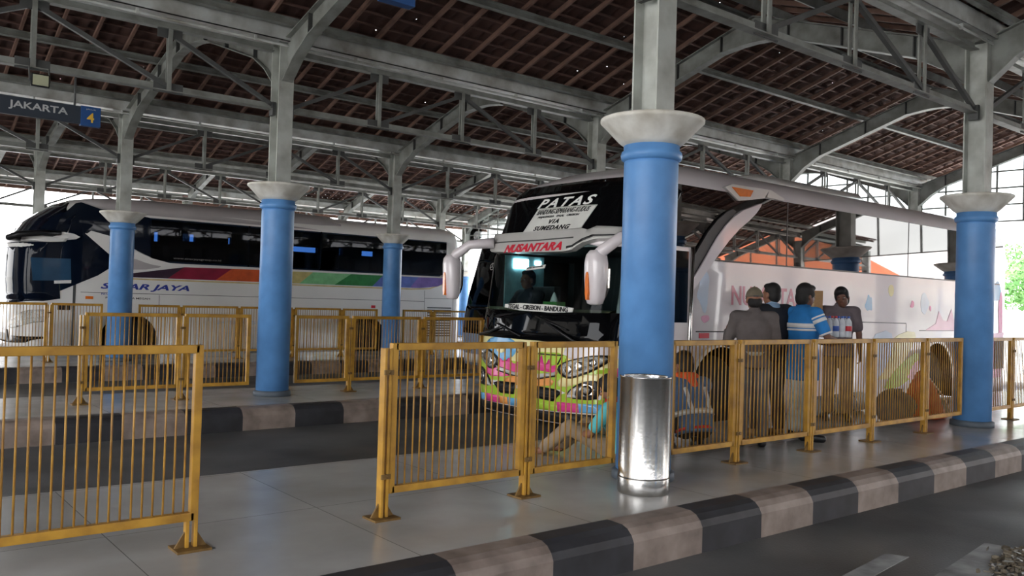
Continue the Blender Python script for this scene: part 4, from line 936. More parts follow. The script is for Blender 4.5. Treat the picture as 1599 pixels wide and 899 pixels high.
# ------------------------------------------------------------------ people
def limb_hand(mb, wrist, d, n, side, curl=.5, k=1.0):
    """palm, four unequal curled fingers and a thumb leaving the side of the palm"""
    wrist, d, n = Vector(wrist), Vector(d).normalized(), Vector(n); n = (n - d * n.dot(d)).normalized(); s = d.cross(n) * side
    palm = wrist + d * .045 * k
    for o in (-.024, -.008, .008, .024): mb.cone(wrist + s * o * .6, wrist + d * .085 * k + s * o, .014 * k, .0125 * k, 8)
    for o, L, r in ((-.028, .062, .0078), (-.0095, .074, .0085), (.0095, .08, .0088), (.028, .072, .0085)):
        p = wrist + d * .088 * k + s * o; a = 0
        for seg in (.45, .32, .23):
            a += curl * .75; dd = d * math.cos(a) + n * math.sin(a); q = p + dd * L * seg * k; mb.cone(p, q, r * k, r * .9 * k, 8); p = q
    p = wrist + d * .03 * k + s * .028; dd = (d * .6 + s * .7 + n * .35).normalized()
    q = p + dd * .035 * k; mb.cone(p, q, .0115 * k, .0098 * k, 8); mb.cone(q, q + (d * .9 + n * .5 * curl + s * .1).normalized() * .03 * k, .0098 * k, .008 * k, 8)
def basis_rot(yaw, pitch=0., roll=0.): return Matrix.Rotation(yaw, 3, 'Z') @ Matrix.Rotation(pitch, 3, 'X') @ Matrix.Rotation(roll, 3, 'Y')
def person(name_label, loc, yaw, J, look=(0., 0., 0.), skin=None, H=1.0, shirt=None, pants=None, hair='short', cap=None, shoes=None, long_sleeve=False, shirt_hem=.86, vest=None, collar=None, extra=None, cat='person', curl=(.5, .5), hand_n=None, belt=None, base=None, cut_below=None, bare=False):
    """local frame: +x the person's right, +y forward"""
    skin = skin or SKIN; shoes = shoes or BLACK
    R = Matrix.Rotation(yaw, 3, 'Z'); L0 = Vector(loc)
    G = lambda p: L0 + R @ (Vector(p) * H)
    D = lambda p: R @ Vector(p)
    d = dict(pel=(0, 0, .93), waist=(0, 0, 1.06), chest=(0, .005, 1.25), neck=(0, -.01, 1.42), head=(0, .025, 1.555),
             sr=(.185, -.01, 1.375), sl=(-.185, -.01, 1.375), er=(.235, -.03, 1.10), el=(-.235, -.03, 1.10), wr=(.25, .06, .86), wl=(-.25, .06, .86),
             hr=(.09, 0, .90), hl=(-.09, 0, .90), kr=(.10, .02, .49), kl=(-.10, .02, .49), ar=(.11, -.02, .09), al=(-.11, -.02, .09), tr=(.135, .16, .035), tl=(-.135, .16, .035))
    d.update(J)
    t = thing('person', name_label, cat, base or (loc[0], loc[1], loc[2]))
    hr_ = basis_rot(yaw + look[0], look[1], look[2]); hc = G(d['head'])
    hp = lambda p: hc + hr_ @ (Vector(p) * H)
    P = {k: G(v) for k, v in d.items()}
    spine_up = (P['neck'] - P['pel']).normalized(); fwdv = D((0, 1, 0)); fwdv = (fwdv - spine_up * fwdv.dot(spine_up)).normalized(); rt = (P['sr'] - P['sl']).normalized()
    def torso(mb, add=0., z0=0., bottom=None, top=True):
        pts = [P['pel'], P['waist'], P['chest'], (P['chest'] * .45 + P['neck'] * .55), P['neck']]
        wd = [(.165, .115), (.15, .105), (.175, .12), (.165, .1), (.07, .065)]
        rings = []
        lst = list(zip(pts, wd))
        if bottom is not None: lst = [(G(bottom), (.178, .13))] + lst[1 if bottom[2] >= d['pel'][2] else 0:]
        for p, (w, dp) in lst:
            w, dp = (w + add) * H, (dp + add) * H
            rings.append([p + rt * w * math.copysign(abs(math.cos(a)) ** .8, math.cos(a)) + fwdv * dp * math.copysign(abs(math.sin(a)) ** .9, math.sin(a)) for a in np.linspace(0, 2 * PI, 25)[:-1]])
        mb.loft(rings)
        for k in ('r', 'l'): mb.cone(P['chest'] * .3 + P['neck'] * .7, P['s' + k], (.06 + add) * H, (.062 + add) * H)
    # --- the body, one skin
    b = MB(); torso(b, -.012)
    b.cone(P['neck'] - spine_up * .03, hp((0, -.015, -.05)), .056 * H, .052 * H)
    b.ell(hp((0, -.012, .03)), .076 * H, .096 * H, .098 * H, hr_, 20); b.ell(hp((0, .02, -.035)), .062 * H, .07 * H, .075 * H, hr_, 18); b.ell(hp((0, .045, -.08)), .036 * H, .034 * H, .03 * H, hr_, 12)
    b.cone(hp((0, .082, .02)), hp((0, .103, -.022)), .009 * H, .015 * H, 10); b.ell(hp((.013, .092, -.028)), .009, .01, .008, hr_, 8); b.ell(hp((-.013, .092, -.028)), .009, .01, .008, hr_, 8)
    b.ell(hp((0, .083, -.056)), .024 * H, .012, .009, hr_, 10); b.ell(hp((.03, .075, .024)), .022, .014, .008, hr_, 8); b.ell(hp((-.03, .075, .024)), .022, .014, .008, hr_, 8)
    for s in (1, -1): b.ell(hp((s * .077, -.012, -.005)), .012 * H, .022 * H, .034 * H, hr_, 12)
    for q, k in enumerate(('r', 'l')):
        s = 1 if k == 'r' else -1
        b.cone(P['s' + k], P['e' + k], .05 * H, .038 * H); b.cone(P['e' + k], P['w' + k], .04 * H, .027 * H)
        hd = (P['w' + k] - P['e' + k]).normalized(); nn = D(hand_n[q]) if hand_n else D((-s * .8, .35, 0))
        limb_hand(b, P['w' + k], hd, nn, -s if not hand_n else s, curl[q], H)
        b.cone(P['h' + k], P['k' + k], .078 * H, .055 * H); b.cone(P['k' + k], P['a' + k], .056 * H, .036 * H)
        b.cone(P['a' + k] - Vector((0, 0, .02)), P['t' + k], .036 * H, .03 * H)
        if bare:
            td = (P['t' + k] - P['a' + k]).normalized(); sd = td.cross(Vector((0, 0, 1)))
            for m in range(5): b.cone(P['t' + k] + sd * (.012 * m - .024), P['t' + k] + sd * (.014 * m - .028) + td * (.045 - .004 * abs(m - 1)), .012, .0095, 8)
    remeshed(b, 'body', skin, t, .0085, 5)
    for s in (1, -1):
        e = MB(); e.ell(hp((s * .031, .081, .006)), .0125, .008, .0075, hr_, 10); e.build('eye', mat('eye_white', (150, 140, 132), .4), t)
        e = MB(); e.ell(hp((s * .031, .0875, .006)), .0055, .0035, .0055, hr_, 8); e.build('iris', BLACK, t)
    e = MB(); e.ell(hp((0, .0945, -.056)), .02 * H, .004, .0035, hr_, 10); e.build('mouth', mat('lips', (112, 62, 54), .5), t)
    # --- hair or cap
    h = MB()
    if hair == 'short':
        h.ell(hp((0, -.026, .05)), .083 * H, .095 * H, .093 * H, hr_, 20); h.ell(hp((0, -.05, -.005)), .076 * H, .068 * H, .085 * H, hr_, 18); h.ell(hp((0, .03, .095)), .06 * H, .055 * H, .036 * H, hr_, 14)
    elif hair == 'full':
        h.ell(hp((0, -.022, .055)), .09 * H, .102 * H, .1 * H, hr_, 20); h.ell(hp((0, -.052, -.015)), .082 * H, .074 * H, .095 * H, hr_, 18); h.ell(hp((0, .045, .095)), .066 * H, .056 * H, .04 * H, hr_, 14)
        for s in (1, -1): h.ell(hp((s * .066, .01, .03)), .022, .045, .045, hr_, 10)
    else:
        h.ell(hp((0, -.05, -.02)), .078 * H, .062 * H, .07 * H, hr_, 18)
    remeshed(h, 'hair', HAIR, t, .009, 3)
    if cap:
        c = MB(); rings = []
        for q in range(1, 9):
            a = PI / 2 * q / 8.2; rings.append([hp((.09 * math.sin(a) * math.cos(u), -.012 + .108 * math.sin(a) * math.sin(u), .03 + .115 * math.cos(a))) for u in np.linspace(0, 2 * PI, 29)[:-1]])
        c.loft(rings); co = c.build('cap', cap, t)
        v = MB(); v.loft([[hp((.075 * math.cos(u) * f, .07 + .105 * math.sin(u) * f2, .045 - .02 * f2 + dz)) for u in np.linspace(0, PI, 14)] for f, f2, dz in ((.98, .0, 0), (1, 1, -.0), (1, 1, -.006), (.98, 0, -.008))], closed=False, cap=False); v.build('brim', cap, co)
        MB().ell(hp((0, -.012, .146)), .009, .009, .006, hr_, 8).build('button', cap, co)
        st = MB(); st.tube([hp((.05 * math.cos(u), -.012 - .111 * 1.0 * abs(math.sin(u)) if True else 0, .04)) for u in np.linspace(-2.2, -.95, 7)], .007, 6); st.build('strap', STEEL_D, co)
    # --- clothes
    if shirt:
        b = MB(); torso(b, .014, bottom=(d['pel'][0] * 1., d['pel'][1], shirt_hem if shirt_hem < d['pel'][2] else d['pel'][2]))
        b.cone(P['neck'] - spine_up * .045, P['neck'] + spine_up * .015, .075 * H, .066 * H)
        for k in ('r', 'l'):
            if long_sleeve: b.cone(P['s' + k], P['e' + k], .068 * H, .054 * H); b.cone(P['e' + k], P['e' + k].lerp(P['w' + k], .93), .055 * H, .04 * H)
            else:
                m = P['s' + k].lerp(P['e' + k], .72); b.cone(P['s' + k], m, .07 * H, .066 * H)
        so = remeshed(b, 'shirt', shirt, t, .011, 5)
    if vest:
        b = MB(); torso(b, .03, bottom=(d['pel'][0], d['pel'][1], min(shirt_hem, d['pel'][2])))
        remeshed(b, 'vest', vest, t, .012, 5)
    if pants:
        b = MB()
        rings = []
        for p, w, dp in ((P['hr'].lerp(P['hl'], .5) - spine_up * .05, .165, .115), (P['pel'], .172, .124), (P['waist'] - spine_up * .05, .158, .114)):
            rings.append([p + rt * w * H * math.cos(a) + fwdv * dp * H * math.sin(a) for a in np.linspace(0, 2 * PI, 25)[:-1]])
        b.loft(rings)
        for k in ('r', 'l'):
            b.cone(P['h' + k], P['k' + k], .1 * H, .078 * H); b.cone(P['k' + k], P['k' + k].lerp(P['a' + k], .9), .078 * H, .066 * H)
        remeshed(b, 'trousers', pants, t, .011, 5)
        if belt:
            q = MB(); pw = P['waist'] - spine_up * .055
            o_ = [[pw + spine_up * z + rt * (.166 + r) * H * math.cos(a) + fwdv * (.122 + r) * H * math.sin(a) for a in np.linspace(0, 2 * PI, 29)[:-1]] for z, r in ((-.018, 0), (-.018, .008), (.018, .008), (.018, 0))]
            q.loft(o_, cap=False); q.build('belt', belt, t)
    if not bare:
        for k in ('r', 'l'):
            b = MB(); b.cone(P['a' + k] + Vector((0, 0, -.03)), P['t' + k], .045, .04); b.cone(P['a' + k] + (P['a' + k] - P['t' + k]) * .2 + Vector((0, 0, -.04)), P['a' + k], .04, .045)
            remeshed(b, 'shoe', shoes, t, .01, 3)
    if collar:
        b = MB(); q = P['neck'] + spine_up * .01
        o_ = [[q + spine_up * z + rt * r * H * math.cos(a) + fwdv * r * .95 * H * math.sin(a) for a in np.linspace(0, 2 * PI, 25)[:-1]] for z, r in ((-.03, .088), (.03, .066), (.034, .07), (-.03, .1))]
        b.loft(o_, cap=False); b.build('collar', collar, t)
    return t, P, D, dict(rt=rt, fw=fwdv, up=spine_up, hp=hp)
JACKET = mat('grey_brown_jacket_cloth', (92, 84, 82), .85, 0, .12, 9, .1); GREYT = mat('grey_trouser_cloth', (96, 94, 94), .85, 0, .12, 9, .1)
DKNAVY = mat('dark_vest_cloth', (34, 36, 44), .85, 0, .1, 9, .1); LBLUE = mat('light_blue_shirt_cloth', (150, 180, 212), .8, 0, .08, 9, .06); DKTR = mat('dark_brown_trouser_cloth', (58, 48, 44), .85, 0, .12, 9, .1)
POLO = mat('bright_blue_polo_cloth', (38, 118, 184), .8, 0, .08, 9, .08); PALETR = mat('pale_grey_trouser_cloth', (184, 192, 190), .85, 0, .1, 9, .12, dirt=(138, 146, 146))
DUSK = mat('dusky_grey_shirt_cloth', (98, 88, 92), .85, 0, .12, 9, .1); BRTR = mat('brown_trouser_cloth', (122, 98, 74), .85, 0, .12, 9, .1)
VESTB = mat('slate_blue_vest_cloth', (84, 104, 128), .8, 0, .12, 7, .1, dirt=(58, 90, 128)); TEAL = mat('turquoise_shirt_cloth', (98, 198, 204), .8, 0, .08, 9, .08)
CAPC = mat('olive_cap_cloth', (110, 100, 84), .85, 0, .1, 12, .1); ORC = mat('orange_fabric', (226, 92, 40), .7, 0, .1, 6, .1); WHT = mat('white_sleeve_cloth', (218, 216, 214), .8, 0, .06, 9, .06)
TAN = mat('tan_shorts_cloth', (150, 132, 112), .85, 0, .1, 9, .1); SILVERB = mat('reflective_silver_band', (206, 206, 202), .4, .2, .08, 20)
# 1 man in a cap, back to us, hand raised at left
person('man in olive cap and grey-brown jacket, seen from behind, one hand raised', (6.80, 4.77, 0), -.78, dict(wl=(-.24, .24, 1.22), el=(-.27, .0, 1.10), er=(.25, .02, 1.10), wr=(.2, .2, .98)), look=(.0, -.05, 0), H=.883, shirt=JACKET, pants=GREYT, cap=CAPC, hair='low', long_sleeve=True, shirt_hem=.84, belt=mat('pale_belt', (160, 160, 154), .5), curl=(.6, .9))
# 2 man in dark vest
person('man in dark vest over light blue shirt, beside the man in a cap', (7.50, 5.05, 0), -.35, dict(er=(.22, .02, 1.10), wr=(.2, .2, .98), kl=(-.12, .05, .49), al=(-.17, .02, .09), tl=(-.2, .19, .035)), look=(.25, 0, 0), H=.925, shirt=LBLUE, vest=DKNAVY, pants=DKTR, collar=LBLUE, long_sleeve=True, shirt_hem=.84, shoes=mat('tan_shoe_leather', (120, 92, 62), .6))
# 3 man in blue polo carrying a pack of bottles
p3, P, D, q = person('man in bright blue polo with white chest stripes, holding a pack of bottles', (7.60, 4.75, 0), -1.95, dict(er=(.27, .10, 1.13), wr=(.14, .36, 1.07), el=(-.26, .10, 1.12), wl=(-.16, .37, 1.05), sr=(.185, .02, 1.375), tr=(.135, .17, .035)), look=(.05, -.05, 0), skin=SKIN_D, H=.92, shirt=POLO, pants=PALETR, hair='full', shirt_hem=.66, collar=POLO, hand_n=((-.5, .5, .6), (.5, .5, .6)), curl=(.45, .45))
bb = MB()
for z0, hh in ((1.245, .022), (1.20, .010)):
    pos = P['chest'].lerp(P['neck'], (z0 - 1.25) / .17)
    rr = [[pos + q['up'] * dz + q['rt'] * (.192 * .92 + o) * math.copysign(abs(math.cos(a)) ** .8, math.cos(a)) + q['fw'] * (.137 * .92 + o) * math.copysign(abs(math.sin(a)) ** .9, math.sin(a)) for a in np.linspace(0, 2 * PI, 33)[:-1]] for dz, o in ((-hh, -.01), (-hh, .002), (hh, .002), (hh, -.01))]
    bb.loft(rr, cap=False)
    for k in ('r', 'l'):
        m = P['s' + k].lerp(P['e' + k], .30 if hh > .015 else .14); ax = (P['e' + k] - P['s' + k]).normalized()
        bb.tube([m - ax * hh * .8, m + ax * hh * .8], .0675, 20)
bb.build('chest_stripes', WHT, p3)
for k in ('r', 'l'):
    m = P['s' + k].lerp(P['e' + k], .86); ax = (P['e' + k] - P['s' + k]).normalized(); cb = MB(); cb.tube([m - ax * .008, m + ax * .008], .065, 20); cb.build('sleeve_trim', WHT, p3)
# pack of bottles in his arms
CLEARP, N, L, b_ = node_mat('clear_plastic'); b_.inputs['Base Color'].default_value = (.8, .84, .88, 1); b_.inputs['Roughness'].default_value = .08; b_.inputs['Alpha'].default_value = .5
no = N.new('ShaderNodeTexNoise'); no.inputs['Scale'].default_value = 40; mr = N.new('ShaderNodeMapRange'); mr.inputs[3].default_value = .3; mr.inputs[4].default_value = .65; L.new(no.outputs['Fac'], mr.inputs[0]); L.new(mr.outputs[0], b_.inputs['Alpha']); LABEL = mat('bottle_label_red', (196, 48, 58), .4, 0, .1, 10); CAPB = mat('bottle_cap_blue', (52, 88, 168), .4)
bx, bf = P['wr'].lerp(P['wl'], .5), q['fw']; sdv = q['rt']
axb = (bf + Vector((.777, -.63, 0)) * .8).normalized(); up = Vector((0, 0, 1)); sd = axb.cross(up).normalized()
c0 = bx + bf * .04 + Vector((0, 0, .155))
for r in range(2):
    for k in range(5):
        o = c0 + axb * (-.15 + .07 * k) + sd * (.035 - .07 * r); tb = thing('water_bottle', '', 'bottle', o, 'water bottles in the shrink-wrapped pack')
        tb['label'] = 'clear water bottle in the carried pack, %s row, %s from left' % (('near', 'far')[r], ('first', 'second', 'third', 'fourth', 'last')[k])
        m = Matrix((tuple(axb), tuple(-sd), tuple(up))).transposed(); pr_ = [(.006, 0), (.030, .003), (.033, .015), (.033, .05), (.031, .055), (.033, .06), (.033, .12), (.031, .125), (.033, .13), (.03, .16), (.013, .19), (.012, .2)]
        bo = MB(); bo.loft([[o + m @ Vector((rr * math.cos(a), rr * math.sin(a), z - .1)) for a in np.linspace(0, 2 * PI, 17)[:-1]] for rr, z in pr_]); bo.build('shell', CLEARP, tb)
        if (k + r) % 2 == 0:
            bo = MB(); bo.loft([[o + m @ Vector((rr * math.cos(a), rr * math.sin(a), z - .1)) for a in np.linspace(0, 2 * PI, 17)[:-1]] for rr, z in ((.0335, .065), (.0342, .066), (.0342, .115), (.0335, .116))], cap=False); bo.build('label_band', LABEL if k % 4 == 0 else CAPB, tb)
        bo = MB(); bo.loft([[o + m @ Vector((rr * math.cos(a), rr * math.sin(a), z - .1)) for a in np.linspace(0, 2 * PI, 13)[:-1]] for rr, z in ((.0145, .195), (.0145, .212), (.01, .214))]); bo.build('cap', LABEL if k in (0, 2) else CAPB, tb)
# 4 man carrying a carton on his shoulder
p4, P, D, q = person('man in dusky shirt and brown trousers facing us, carton on his shoulder', (9.42, 5.42, 0), 2.15, dict(er=(.26, .14, 1.14), wr=(.36, .16, 1.36), el=(-.24, .0, 1.10), wl=(-.25, .10, .86), head=(-.03, .045, 1.54)), look=(-.15, -.1, .22), skin=SKIN_D, H=.94, shirt=DUSK, pants=BRTR, hair='full', shirt_hem=.80, hand_n=((-.8, .2, .4), (.8, .35, 0)), curl=(.25, .6))
cm = P['sr'] + D((.13, -.06, .07)); ct = thing('carton', 'brown cardboard carton held on the shoulder of the man in dusky shirt', 'box', cm)
rz = Matrix.Rotation(.55, 3, 'Z') @ Matrix.Rotation(.12, 3, 'Y'); b = MB(); b.obox(cm, rz @ Vector((.17, 0, 0)), rz @ Vector((0, .12, 0)), rz @ Vector((0, 0, .15))); b.build('carton_body', mat('brown_cardboard', (150, 118, 84), .85, 0, .1, 5, .06), ct, .006)
b = MB(); b.obox(cm, rz @ Vector((.172, 0, 0)), rz @ Vector((0, .024, 0)), rz @ Vector((0, 0, .152))); b.build('packing_tape', mat('tan_tape', (176, 150, 108), .35), ct)
# 5 squatting man
sq = dict(pel=(0, -.12, .24), waist=(0, -.1, .37), chest=(0, 0, .55), neck=(0, .07, .71), head=(0, .12, .85), sr=(.19, .04, .66), sl=(-.19, .04, .66), er=(.26, .26, .50), el=(-.27, .24, .50), wr=(.12, .45, .50), wl=(-.16, .46, .50),
          hr=(.1, -.1, .25), hl=(-.1, -.1, .25), kr=(.2, .3, .44), kl=(-.2, .3, .44), ar=(.17, .06, .09), al=(-.17, .06, .09), tr=(.21, .22, .035), tl=(-.21, .22, .035))
p5, P, D, q = person('squatting man with orange collar and slate vest with reflective band, back to us', (6.02, 4.88, 0), -.30, sq, look=(.1, -.15, 0), H=.9, shirt=WHT, pants=mat('black_trouser_cloth', (36, 34, 36), .85), vest=VESTB, hair='full', long_sleeve=True, shirt_hem=.2)
b = MB(); pos = P['waist'].lerp(P['chest'], .12)
b.loft([[pos + q['up'] * dz + q['rt'] * (.19 + o) * math.cos(a) + q['fw'] * (.134 + o) * math.sin(a) for a in np.linspace(0, 2 * PI, 33)[:-1]] for dz, o in ((-.022, -.01), (-.022, .004), (.022, .004), (.022, -.01))], cap=False); b.build('reflective_band', SILVERB, p5)
for s in (-1, 1):
    b = MB(); b.bar(P['waist'] - q['fw'] * .118 + q['rt'] * .09 * s + q['up'] * .03, P['chest'].lerp(P['neck'], .35) - q['fw'] * .118 + q['rt'] * .10 * s, .03, .02, up=q['fw']); b.build('reflective_strap', SILVERB, p5)
b = MB(); pos = P['pel']; b.loft([[pos + q['up'] * dz + q['rt'] * (.18 + o) * math.cos(a) + q['fw'] * (.132 + o) * math.sin(a) for a in np.linspace(0, 2 * PI, 33)[:-1]] for dz, o in ((-.012, -.01), (-.012, .004), (.012, .004), (.012, -.01))], cap=False); b.build('vest_hem', mat('red_piping', (204, 56, 48), .7), p5)
b = MB(); b.cone(P['neck'] + q['up'] * .0 - q['rt'] * .07, P['neck'] + q['rt'] * .07, .075, .075); b.cone(P['neck'] - q['fw'] * .03, P['neck'].lerp(P['chest'], .42) - q['fw'] * .10, .08, .045); remeshed(b, 'orange_hood', ORC, p5, .01, 4)
# 6 person sitting, mostly hidden by the bin
st = dict(pel=(0, -.05, .13), waist=(0, -.05, .25), chest=(0, .0, .42), neck=(0, .05, .57), head=(.03, .10, .70), sr=(.185, .02, .53), sl=(-.185, .02, .53), er=(.24, .2, .30), el=(-.26, .18, .28), wr=(.08, .40, .30), wl=(-.12, .40, .25),
          hr=(.1, 0, .12), hl=(-.1, 0, .12), kr=(.22, .40, .30), kl=(-.20, .42, .32), ar=(.06, .62, .08), al=(-.20, .70, .08), tr=(.05, .78, .045), tl=(-.22, .86, .05))
p6, P, D, q = person('person in turquoise shirt sitting on the platform, partly hidden by the steel bin', (5.16, 4.93, 0), .42, st, look=(.1, -.4, 0), H=.84, shirt=TEAL, pants=TAN, hair='full', shirt_hem=.1, collar=mat('red_piping', (204, 56, 48)), bare=True)
ph = MB(); c = P['wr'].lerp(P['wl'], .5) + D((0, .10, .05)); ph.obox(c, D((.036, 0, 0)), D((0, .02, .065)), D((0, .004, -.0015)))
tag(ph.build('mobile_phone', BLACK, None, .003, org=c), 'dark mobile phone in the hands of the sitting person in turquoise', 'phone')
# 7 driver
dv = dict(pel=(0, 0, .10), waist=(0, 0, .22), chest=(0, .03, .40), neck=(0, .04, .56), head=(0, .07, .70), sr=(.19, .03, .51), sl=(-.19, .03, .51), er=(.25, .16, .30), el=(-.25, .16, .30), wr=(.14, .28, .30), wl=(-.14, .28, .30),
          hr=(.1, .05, .1), hl=(-.1, .05, .1), kr=(.13, .40, .10), kl=(-.13, .40, .10), ar=(.13, .38, .06), al=(-.13, .38, .06), tr=(.13, .42, .06), tl=(-.13, .42, .06))
person('driver in dark shirt sitting behind the PATAS bus windscreen', (7.12, 8.38, .87), PI / 2, dv, H=1.0, shirt=DKNAVY, pants=DKTR, hair='short', shirt_hem=.06, skin=SKIN_D)

# ------------------------------------------------------------------ luggage on the platform
def sack(name, label, cat, c, r, m, seed, sag=.0, wr=.05, peak=0):
    rr = random.Random(seed); b = MB(); rings = []; n = 28
    ph = [rr.uniform(0, 6.28) for _ in range(8)]
    for k in range(15):
        t = k / 14; a = PI * (.02 + .96 * t); z = r[2] * (1 - math.cos(a)) / 2
        ring = []
        for i in range(n):
            u = 2 * PI * i / n; f = 1 + wr * math.sin(3 * u + ph[0] + 2 * t) + wr * .7 * math.sin(5 * u + ph[1] - 4 * t) + wr * .5 * math.sin(9 * u + ph[2] + 5 * t)
            s = math.sin(a) ** (.45 if t < .5 else .75)
            if peak: s = min(1, t * 8) ** .5 * (1 - t) ** peak * .97 + .02
            ring.append(Vector((c[0] + r[0] * s * f * math.cos(u) + sag * z, c[1] + r[1] * s * f * math.sin(u), c[2] + z * (1 + wr * math.sin(2 * u + ph[3])))))
        rings.append(ring)
    b.loft(rings); t = thing(name, label, cat, c); b.build('bag_body', m, t); return t
OT = mat('orange_tarpaulin', (214, 96, 44), .6, 0, .12, 5, .12, dirt=(176, 72, 36)); GS = mat('grey_sackcloth', (96, 92, 88), .85, 0, .12, 6, .12)
tb = sack('tarpaulin_bundle', 'slumped orange bundle with white stitched edge, leaning before the rear bus wheel', 'bundle', (10.66, 4.98, 0), (.42, .28, .56), OT, 5, -.15, .07, .72)
b = MB(); b.tube([Vector((10.69, 4.93, .50)), Vector((10.80, 4.86, .36)), Vector((10.92, 4.81, .2)), Vector((11.0, 4.78, .04))], .009, 8); b.build('stitched_edge', WHT, tb)
gs = sack('sack', 'dark grey slumped sack beside the orange bundle', 'sack', (9.98, 5.02, 0), (.26, .2, .36), GS, 9, .12, .09)
b = MB(); b.cone((10.02, 5.02, .33), (10.1, 5.0, .36), .06, .03, 10); b.build('tied_neck', GS, gs)
rl = thing('rolled_mat', 'pale grey rolled mat lying near the kerb beside the grey sack', 'mat', (10.0, 5.75, 0))
b = MB(); b.tube([(9.4, 5.72, .125), (9.42, 5.72, .125), (10.65, 5.80, .125), (10.67, 5.80, .125)], [.11, .122, .122, .11], 24); b.build('roll', mat('pale_mat_cloth', (150, 152, 154), .7, 0, .1, 5, .1), rl)
for x in (9.75, 10.3): b = MB(); b.tube([(x - .012, 5.744 + (x - 9.75) * .065, .125), (x + .012, 5.745 + (x - 9.75) * .065, .125)], .126, 24); b.build('tie', BLACK, rl)

# debris on the near road
rr = random.Random(4); b = MB()
for k in range(420):
    u = rr.gauss(0, .24); v = rr.gauss(0, .07); x, y = 6.0 + u, 2.12 + v + u * .08; s = rr.uniform(.008, .028); a = rr.uniform(0, 6.28); th = rr.uniform(.002, .012)
    b.obox((x, y, ZR + th + .001 + rr.random() * .02 * max(0, 1 - abs(u) * 3)), (s * math.cos(a), s * math.sin(a), 0), (-s * .4 * math.sin(a), s * .4 * math.cos(a), rr.uniform(-.006, .006)), (0, 0, th))
dd = b.build('road_debris', mat('wet_leaf_litter', (70, 62, 52), .35, 0, .3, 20, .1, dirt=(120, 110, 92)))
tag(dd, 'small smear of wet litter and dirt on the near road at lower right', 'debris', None, 'stuff')

# ------------------------------------------------------------------ beyond the terminal
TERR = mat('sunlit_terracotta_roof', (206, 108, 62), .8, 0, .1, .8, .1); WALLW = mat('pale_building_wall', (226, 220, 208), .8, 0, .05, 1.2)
def hip_building(label, x0, x1, y0, y1, ze, zr, ov=.8):
    t = thing('building', label, 'building', ((x0 + x1) / 2, (y0 + y1) / 2, ZR))
    MB().box(x0, x1, y0, y1, ZR, ze).build('wall', WALLW, t)
    X0, X1, Y0_, Y1_ = x0 - ov, x1 + ov, y0 - ov, y1 + ov; w = (Y1_ - Y0_) / 2; ym = (Y0_ + Y1_) / 2
    vs = [(X0, Y0_, ze), (X1, Y0_, ze), (X1, Y1_, ze), (X0, Y1_, ze), (X0 + w, ym, zr), (X1 - w, ym, zr)]
    MB().add(vs, [(0, 1, 5, 4), (2, 3, 4, 5), (3, 0, 4), (1, 2, 5), (3, 2, 1, 0)]).build('roof', TERR, t)
    b = MB()
    for p, q in ((0, 1), (1, 2), (2, 3), (3, 0)): b.bar(Vector(vs[p]) + Vector((0, 0, -.14)), Vector(vs[q]) + Vector((0, 0, -.14)), .06, .28)
    b.build('fascia', WHITE, t)
    n = 0
    x = x0 + 1.5
    while x < x1 - 1.5:
        w_ = MB(); w_.box(x, x + 1.2, y1 - .04, y1 + .05, .8, 2.1); fo = w_.build('window', STEEL, t); MB().box(x + .06, x + 1.14, y1, y1 + .06, .86, 2.04).build('pane', BLKGLASS, fo); x += 2.6
    return t
hip_building('terracotta-roofed hall mirrored in the PATAS bus windows, beyond the terminal', 37, 50, -22, -13, 3.6, 6.2)
hip_building('larger terracotta-roofed hall mirrored at the rear of the PATAS bus windows', 52, 78, -26, -13.5, 4.4, 10)
LEAF = mat('sunlit_foliage', (96, 140, 70), .7, 0, .25, 4, 0, dirt=(60, 104, 46)); BARK = mat('tree_bark', (92, 76, 60), .9, 0, .2, 6, .2)
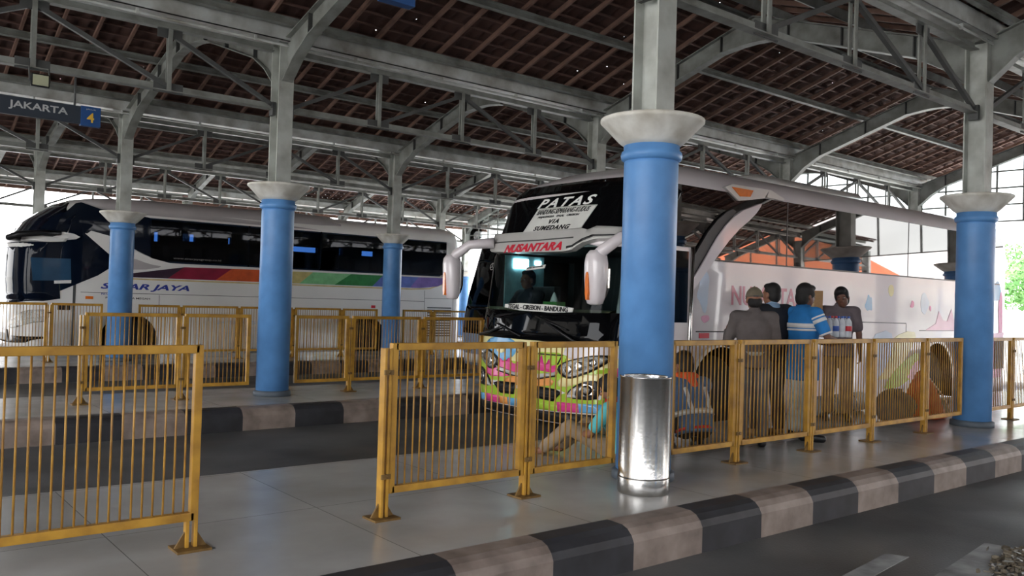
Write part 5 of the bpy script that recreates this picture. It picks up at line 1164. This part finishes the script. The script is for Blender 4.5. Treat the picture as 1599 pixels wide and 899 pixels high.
def tree(x, y, h, r, label, seed):
    rr = random.Random(seed); t = thing('tree', label, 'tree', (x, y, ZR))
    b = MB(); b.tube([(x, y, ZR), (x + .05, y, ZR + h * .3), (x - .1, y + .1, ZR + h * .55)], [.22, .17, .1], 10)
    for k in range(5): a = k * 1.26; b.tube([(x, y, ZR + h * .4), (x + r * .5 * math.cos(a), y + r * .5 * math.sin(a), ZR + h * .7)], [.09, .03], 8)
    b.build('trunk', BARK, t)
    f = MB()
    for k in range(2600):
        a, cz = rr.uniform(0, 2 * PI), rr.uniform(-1, 1); q = rr.uniform(.5, 1) ** .5; lump = 1 + .25 * math.sin(3 * a + seed) * math.cos(4 * cz)
        p = Vector((x + r * q * lump * math.sqrt(1 - cz * cz) * math.cos(a), y + r * q * lump * math.sqrt(1 - cz * cz) * math.sin(a), ZR + h * .66 + h * .36 * cz * q))
        u = Vector((rr.gauss(0, 1), rr.gauss(0, 1), rr.gauss(0, 1))).normalized(); w = u.orthogonal().normalized(); s = rr.uniform(.09, .2)
        f.add([p - u * s, p + w * s * .5, p + u * s, p - w * s * .5], [(0, 1, 2, 3)])
    f.build('foliage', LEAF, t)
tree(38, 12.4, 4.3, 2.0, 'green tree beyond the bright right end of the terminal', 1)
tree(46, 18.8, 5.5, 2.6, 'green tree hidden beyond the rear of the PATAS bus', 2)

t = thing('building', 'unseen kiosk block added behind the viewpoint to cut the light', 'building', (0, -18, ZR))  # added unseen block, cuts the light arriving from behind the camera
BLOCKER = mat('light_blocker_wall', (120, 116, 110), .8, 0, .1, 1.5)
MB().box(-26, 24, -24, -15, ZR, 4.2).build('wall', BLOCKER, t); MB().box(-26.6, 24.6, -24.6, -14.0, 4.2, 4.4).build('blocker_canopy', STEEL, t)
for k in range(12):
    sh = MB(); sh.box(-24.5 + k * 4, -21.5 + k * 4, -15.02, -14.95, ZR, 2.4); sh.build('blocker_shutter', STEEL_D, t)

t = thing('building', 'unseen hall block added at the left end to darken windscreen reflections', 'building', (-18, 23, ZR))  # added unseen block, keeps bright sky out of the PATAS windscreen reflection
MB().box(-24, -12.5, 15, 31, ZR, 7.6).build('wall', BLOCKER, t); MB().box(-24.5, -11.9, 14.5, 31.5, 7.6, 7.8).build('blocker_roof_slab', STEEL, t)
for k in range(4):
    sh = MB(); sh.box(-12.55, -12.44, 15.5 + k * 4, 18.5 + k * 4, ZR, 2.5); sh.build('blocker_shutter', STEEL_D, t)
